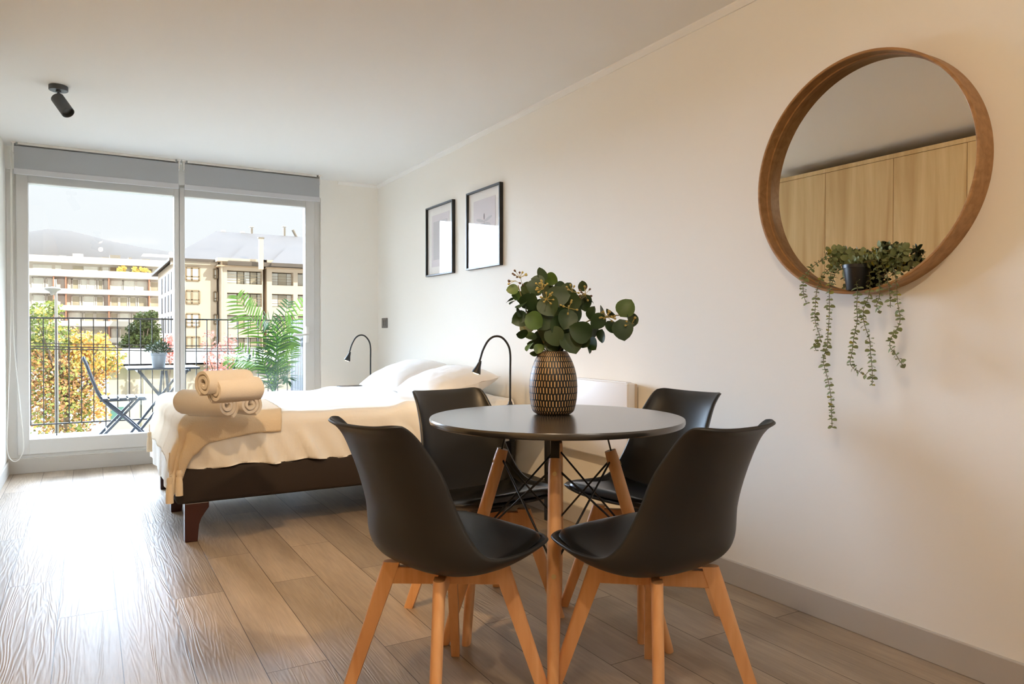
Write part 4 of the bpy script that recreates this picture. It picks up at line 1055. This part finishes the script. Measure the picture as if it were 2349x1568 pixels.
# roofs: slabs between eave and ridge
def slab(name, q, th, m):
    q = [Vector(p)-B0 for p in q]; mb = MB(); n = len(q)
    mb.add(q+[p-Vector((0,0,th)) for p in q], [tuple(range(n)), tuple(range(2*n-1,n-1,-1))]+[(i, i+n, (i+1)%n+n, (i+1)%n) for i in range(n)])
    return obj(name, mb, M[m], bb)
YR = YBd+11
R0 = at(496, 530, 'y', YR); R1 = at(800, 545, 'y', YR); R1.z = R0.z
e0_ = Vector((bxl-.8, YBd-.8, ZE)); e1_ = Vector((bxr, YBd-.8, ZE)); e2_ = Vector((bxr, YBd+24.8, ZE)); e3_ = Vector((bxl-.8, YBd+24.8, ZE))
slab('roof', [e0_, e1_, R1, R0], .3, 'roof')
R0b = Vector((R0.x, YBd+13, R0.z)); 
slab('roof', [e0_, R0, R0b, e3_], .3, 'roof'); slab('roof', [R0, R1, Vector((R1.x, R0b.y, R1.z)), R0b], .3, 'roof'); slab('roof', [R0b, Vector((R1.x, R0b.y, R1.z)), e2_, e3_], .3, 'roof')
def on_roof(px, py, off=0):
    """Point on the main front slope seen at a pixel, raised by off."""
    n = (e1_-e0_).cross(R0-e0_).normalized(); n = n if n.z > 0 else -n
    d = sight(px, py); t_ = (e0_+n*off-CAM).dot(n)/d.dot(n); return CAM+d*t_
for (bl, tl), off in zip((((522,599),(567,558)), ((622,602),(664,561))), (.40, .80)):
    a = on_roof(*bl, off); b_ = on_roof(*tl, off); X1 = bxr
    c = Vector((X1, b_.y, b_.z)); d_ = Vector((X1, a.y, a.z))
    slab('roof_gable', [a, d_, c, b_], .38, 'roof')
p = on_roof(599, 596, 1.0); bb_box('chimney', 'bcream', p.x-.2, p.x+.25, p.y, p.y+.4, p.z-1, p.z+2.3); bb_box('chimney_cap', 'unit', p.x-.28, p.x+.33, p.y-.06, p.y+.46, p.z+2.3, p.z+2.45)
for px, w_, h in ((577,.25,.75),(652,.25,1.1),(556,.5,.25),(512,.5,.25)):
    q = at(px, 536, 'y', YR+.5); bb_box('roof_vent', 'unit' if h > .5 else 'awhite', q.x-w_/2, q.x+w_/2, q.y-.2, q.y+.2, R0.z-.3, R0.z+h); 
    if h > .5: bb_box('vent_cap', 'awhite', q.x-w_, q.x+w_, q.y-.3, q.y+.3, R0.z+h+.1, R0.z+h+.18)
q = at(676, 538, 'y', YR+.5); obj('roof_duct', MB().tube([Vector((q.x+.4, q.y, R0.z-.3))-B0, Vector((q.x-.25, q.y, R0.z+.9))-B0], .18, 10), M['unit'], bb)
# side windows of the building, facing left
for r in range(5):
    for k, yy in enumerate((2, 5.5, 9, 13, 17.5)):
        zt = zb_(621+r*51.2); obj('side_window', MB().box((bxl-.06-B0.x, yy, zt-2.0-GZ), (bxl+.02-B0.x, yy+1.3, zt-GZ)), M['slatm'], bb)

# ---- low house beyond the garden
HY = 42.0
def xh(px, py=860): return at(px, py, 'y', HY).x
def zh(py, px=400): return at(px, py, 'y', HY).z
H0 = Vector((xh(480), HY, GZ)); hh = thing('low_house', 'low beige house with a cream flat roof behind the railing', 'house', H0)
def hbox(name, m, x0, x1, y0, y1, z0, z1): return obj(name, MB().box((x0-H0.x, y0-HY, z0-GZ), (x1-H0.x, y1-HY, z1-GZ)), M[m], hh)
hbox('wall', 'housew', xh(250), xh(760), HY+.5, HY+7, GZ, zh(834)); hbox('roof', 'houser', xh(236), xh(775), HY-.4, HY+8, zh(836), zh(832))
slabh = MB(); a = [Vector((xh(236), HY-.4, zh(832))), Vector((xh(775), HY-.4, zh(832))), Vector((xh(760), HY+8, zh(805))), Vector((xh(262), HY+8, zh(805)))]
slabh.add([p-H0 for p in a]+[p-H0-Vector((0,0,.2)) for p in a], [(0,1,2,3),(7,6,5,4),(0,4,5,1),(1,5,6,2),(2,6,7,3),(3,7,4,0)])
obj('roof_slope', slabh, M['houser'], hh)
o = hbox('garden_wall', 'awhite', xh(250), xh(760), HY-.6, HY-.35, GZ, zh(900))
hbox('window', 'teal', xh(254), xh(283), HY-.7, HY-.58, zh(951), zh(925)); hbox('window', 'win', xh(553), xh(583), HY+.3, HY+.52, zh(861), zh(855))
for px in (292, 330, 560, 640): hbox('pilaster', 'awhite', xh(px), xh(px+3), HY+.38, HY+.52, GZ, zh(836))

# ---- trees
def tree(name, label, cat, trunk, blobs, n, size, mats, pick, seed, tr=.12):
    random.seed(seed); t = thing(name, label, cat, trunk, 0)
    T = Vector(trunk); top = sum((b[0] for b in blobs), Vector())/len(blobs)-T
    mb = MB().tube([(0,0,0), (.05,0,top.z*.4), (top.x*.5, top.y*.5, top.z*.8), top], [tr, tr*.85, tr*.6, tr*.25], 8)
    for c, r in blobs[:14]: mb.tube([top*.55, (top*.55+c-T)/2+Vector((0,0,.1)), c-T], [tr*.45, tr*.3, tr*.1], 6)
    obj('trunk', mb, M['bark'], t, smooth=True)
    mb = MB(); wts = [r**2 for c, r in blobs]
    for i in range(n):
        c, r = random.choices(blobs, wts)[0]
        d = Vector((random.gauss(0,1), random.gauss(0,1), random.gauss(0,1))).normalized()*r*random.random()**.4
        p = c+d
        leaf_add(mb, p-T, (random.uniform(-1,1), random.uniform(-1,1), random.uniform(-1,.4)), (random.uniform(-1,1), random.uniform(-1.2,.4), random.uniform(-.2,1)), size*random.uniform(.6,1.3), size*random.uniform(.5,1), .15, pick(p), 2)
    obj('foliage', mb, mats, t, fix=False); return t
TY = 33.0
def tp_(px, py, y=TY): return at(px, py, 'y', y)
bl = []
for px, py, rpx in [(85,720,22),(110,715,26),(122,700,14),(90,760,30),(125,760,22),(80,800,30),(110,800,34),(160,765,22),(175,790,28),(205,785,24),(235,775,16),(225,800,30),(255,815,26),(278,820,12),(150,820,36),(200,830,36),(245,840,24),
                    (85,850,36),(130,860,40),(180,870,40),(225,870,26),(90,900,36),(140,910,40),(190,910,40),(228,905,20),(100,950,36),(150,955,36),(200,950,34),(235,945,16),(120,985,26),(180,985,26),(40,800,40),(40,900,40),(30,740,30)]:
    p = tp_(px, py); p.y += random.uniform(-1.2, 1.2); bl.append((p, rpx/1669*TY*.95))
def pick_l(p):
    q = p-CAM; px = W_PX/2+F_PX*q.dot(RT)/q.dot(FW); py = H_PX/2-F_PX*q.dot(UP)/q.dot(FW)
    a = random.random()
    if px > 165 and py < 850: return 1 if a < .55 else (2 if a < .85 else 4)
    if py < 800: return 4 if a < .45 else (0 if a < .85 else 1)
    if px > 215: return 2 if a < .5 else (1 if a < .8 else 3)
    return 3 if a < .40 else (0 if a < .6 else (2 if a < .8 else (4 if a < .93 else 1)))
tree('autumn_tree', 'autumn tree turning green to yellow and orange behind the railing', 'tree', (tp_(150,990).x, TY, GZ), bl, 9500, .15, AUT, pick_l, 12)
bl = [(tp_(px, py, 74)+Vector((0, random.uniform(-1,1), 0)), r/1669*74) for px, py, r in [(330,735,20),(345,725,14),(315,760,20),(345,760,22),(300,775,14),(325,785,22),(350,785,18),(290,790,12)]]
tree('garden_tree', 'dark olive tree in front of the white apartment building', 'tree', (tp_(330,760,74).x, 74, GZ), bl, 3200, .28, [M['darkl']], lambda p: 0, 13, .2)
def pinkb(L_, y): return [(tp_(px, py, y)+Vector((0, random.uniform(-.6,.6), 0)), r/1669*y) for px, py, r in L_]
tree('pink_tree', 'thin pink leaved tree behind the railing, left of the palm', 'tree', (tp_(495,860,39).x, 39, GZ), pinkb([(480,765,12),(530,780,18),(500,800,20),(475,820,16),(510,830,22),(490,850,20),(535,805,10),(470,790,8),(520,850,18)], 39), 900, .13, [M['pinkl']], lambda p: 0, 14, .05)
tree('pink_tree', 'small pink leaved tree behind the potted shrub on the balcony table', 'tree', (tp_(388,830,39).x, 39, GZ), pinkb([(388,780,14),(396,800,16),(380,800,10),(392,820,14)], 39), 420, .13, [M['pinkl']], lambda p: 0, 15, .05)
# ---- street lamp and cables
LY = 30.0; lb = at(130, 900, 'y', LY); hz = at(128, 663, 'y', LY).z
sl = thing('street_lamp', 'tall grey street lamp rising above the autumn tree', 'street lamp', (lb.x, LY, GZ))
obj('pole', MB().tube([(0,0,0),(0,0,(hz-GZ)*.97),(-.02,0,hz-GZ+.35)], [.07,.045,.03], 12), M['lamp'], sl, smooth=True)
obj('lamp_head', MB().lathe([(0,-.22),(.06,-.2),(.10,-.1),(.24,-.02),(.26,.02),(.22,.05),(.08,.08),(0,.09)], 24, (-.10,0,hz-GZ)), M['lamp'], sl, angle=40)
for i, (py, nm) in enumerate(((779,'topmost'),(786,'middle'),(791.5,'lowest'))):
    a = at(-300, py-3, 'y', 27); b_ = at(900, py+10, 'y', 27); pts = []
    for k in range(25):
        u = k/24; p = a.lerp(b_, u); p.z -= .25*math.sin(PI*u)*.5; pts.append(p)
    o = obj('overhead_cable', MB().tube(pts, .02 if i else .014, 6), M['cable'], smooth=True)
    tag(o, 'black overhead street cable, %s of the three crossing behind the railing' % nm, 'cable', 'overhead street cables')
# ================================================================== light
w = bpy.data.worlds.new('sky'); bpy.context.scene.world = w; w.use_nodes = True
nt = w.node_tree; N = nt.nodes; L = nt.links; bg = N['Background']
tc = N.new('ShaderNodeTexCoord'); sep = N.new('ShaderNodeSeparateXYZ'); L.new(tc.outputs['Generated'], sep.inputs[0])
def mr_(src, a, b, c, d):
    n = N.new('ShaderNodeMapRange'); n.interpolation_type = 'SMOOTHSTEP'
    n.inputs['From Min'].default_value = a; n.inputs['From Max'].default_value = b; n.inputs['To Min'].default_value = c; n.inputs['To Max'].default_value = d
    L.new(src, n.inputs['Value']); return n.outputs[0]
def mth(op, a, b):
    n = N.new('ShaderNodeMath'); n.operation = op
    for i, q in enumerate((a, b)):
        if isinstance(q, (int, float)): n.inputs[i].default_value = q
        else: L.new(q, n.inputs[i])
    return n.outputs[0]
band = mr_(sep.outputs['Z'], .50, .72, 1, 0)          # boost cut overhead so roofs and hills catch less of it
upz = mr_(sep.outputs['Z'], .22, .42, 0, 1)           # sky above the visible strip boosted to light the room
lft = mth('MULTIPLY', mth('MULTIPLY', mr_(sep.outputs['X'], -.08, -.26, 0, 1.0), mr_(sep.outputs['X'], -.38, -.64, 1, .12)), mr_(sep.outputs['Z'], .22, .40, 1, .45))         # unseen sky on the left boosted too, for the right wall
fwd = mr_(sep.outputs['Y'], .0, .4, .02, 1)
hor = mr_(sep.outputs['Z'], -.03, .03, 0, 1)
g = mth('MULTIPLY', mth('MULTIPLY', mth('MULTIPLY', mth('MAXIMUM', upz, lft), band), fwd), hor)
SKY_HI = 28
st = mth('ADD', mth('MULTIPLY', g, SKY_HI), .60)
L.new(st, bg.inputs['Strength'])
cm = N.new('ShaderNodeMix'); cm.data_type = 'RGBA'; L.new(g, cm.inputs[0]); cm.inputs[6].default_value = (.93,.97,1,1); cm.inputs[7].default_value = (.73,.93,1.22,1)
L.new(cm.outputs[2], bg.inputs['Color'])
sun = bpy.data.lights.new('sun', 'SUN'); sun.energy = 3.2; sun.angle = math.radians(.6); sun.color = (1,.93,.80)
so = bpy.data.objects.new('sun', sun); C.objects.link(so)
so.rotation_euler = Vector((-.36, .74, -.52)).to_track_quat('-Z','Y').to_euler()
def warm_spot(p, a, watts, size, blend, name, rad=.03, col=(1,.78,.52)):
    l = bpy.data.lights.new(name, 'SPOT'); l.energy = watts; l.spot_size = math.radians(size); l.spot_blend = blend; l.shadow_soft_size = rad; l.color = col
    o = bpy.data.objects.new(name, l); C.objects.link(o); o.location = p; o.rotation_euler = Vector(a).to_track_quat('-Z','Y').to_euler(); return o
for (t_, p, a), wt, sz in zip(SPOTS, (0, 72, 24, 62), (80, 62, 120, 120)):
    if wt: warm_spot(p, a, wt, sz, .9, 'spotlight_beam', col=(1,.66,.34) if sz == 62 else (1,.80,.56))
for lp in LAMPS:
    mw = Matrix.Translation(lp.location) @ Matrix.Rotation(lp.rotation_euler.z, 4, 'Z')
    p = mw @ Vector((-.192, 0, .185)); dr = (mw.to_3x3() @ Vector((-.34,0,-.94)))
    warm_spot(p, dr, 1.5, 150, .6, 'lamp_beam', .015)

# ================================================================== camera and view
cd = bpy.data.cameras.new('camera'); co = bpy.data.objects.new('camera', cd); C.objects.link(co)
cd.sensor_width = 36; cd.sensor_fit = 'HORIZONTAL'; cd.lens = 36*F_PX/W_PX; cd.clip_start = .02; cd.clip_end = 20000
co.matrix_world = Matrix(((RT.x, UP.x, -FW.x, CAM.x), (RT.y, UP.y, -FW.y, CAM.y), (RT.z, UP.z, -FW.z, CAM.z), (0,0,0,1)))
S = bpy.context.scene; S.camera = co
S.view_settings.view_transform = 'Standard'; S.view_settings.look = 'None'; S.view_settings.gamma = 1; S.view_settings.use_curve_mapping = False
S.view_settings.exposure = 0.82
try:
    S.cycles.use_denoising = True; S.cycles.max_bounces = 10; S.cycles.diffuse_bounces = 8; S.cycles.glossy_bounces = 4; S.cycles.transparent_max_bounces = 12
    S.cycles.sample_clamp_indirect = 6; S.cycles.caustics_reflective = False; S.cycles.caustics_refractive = False
except Exception: pass
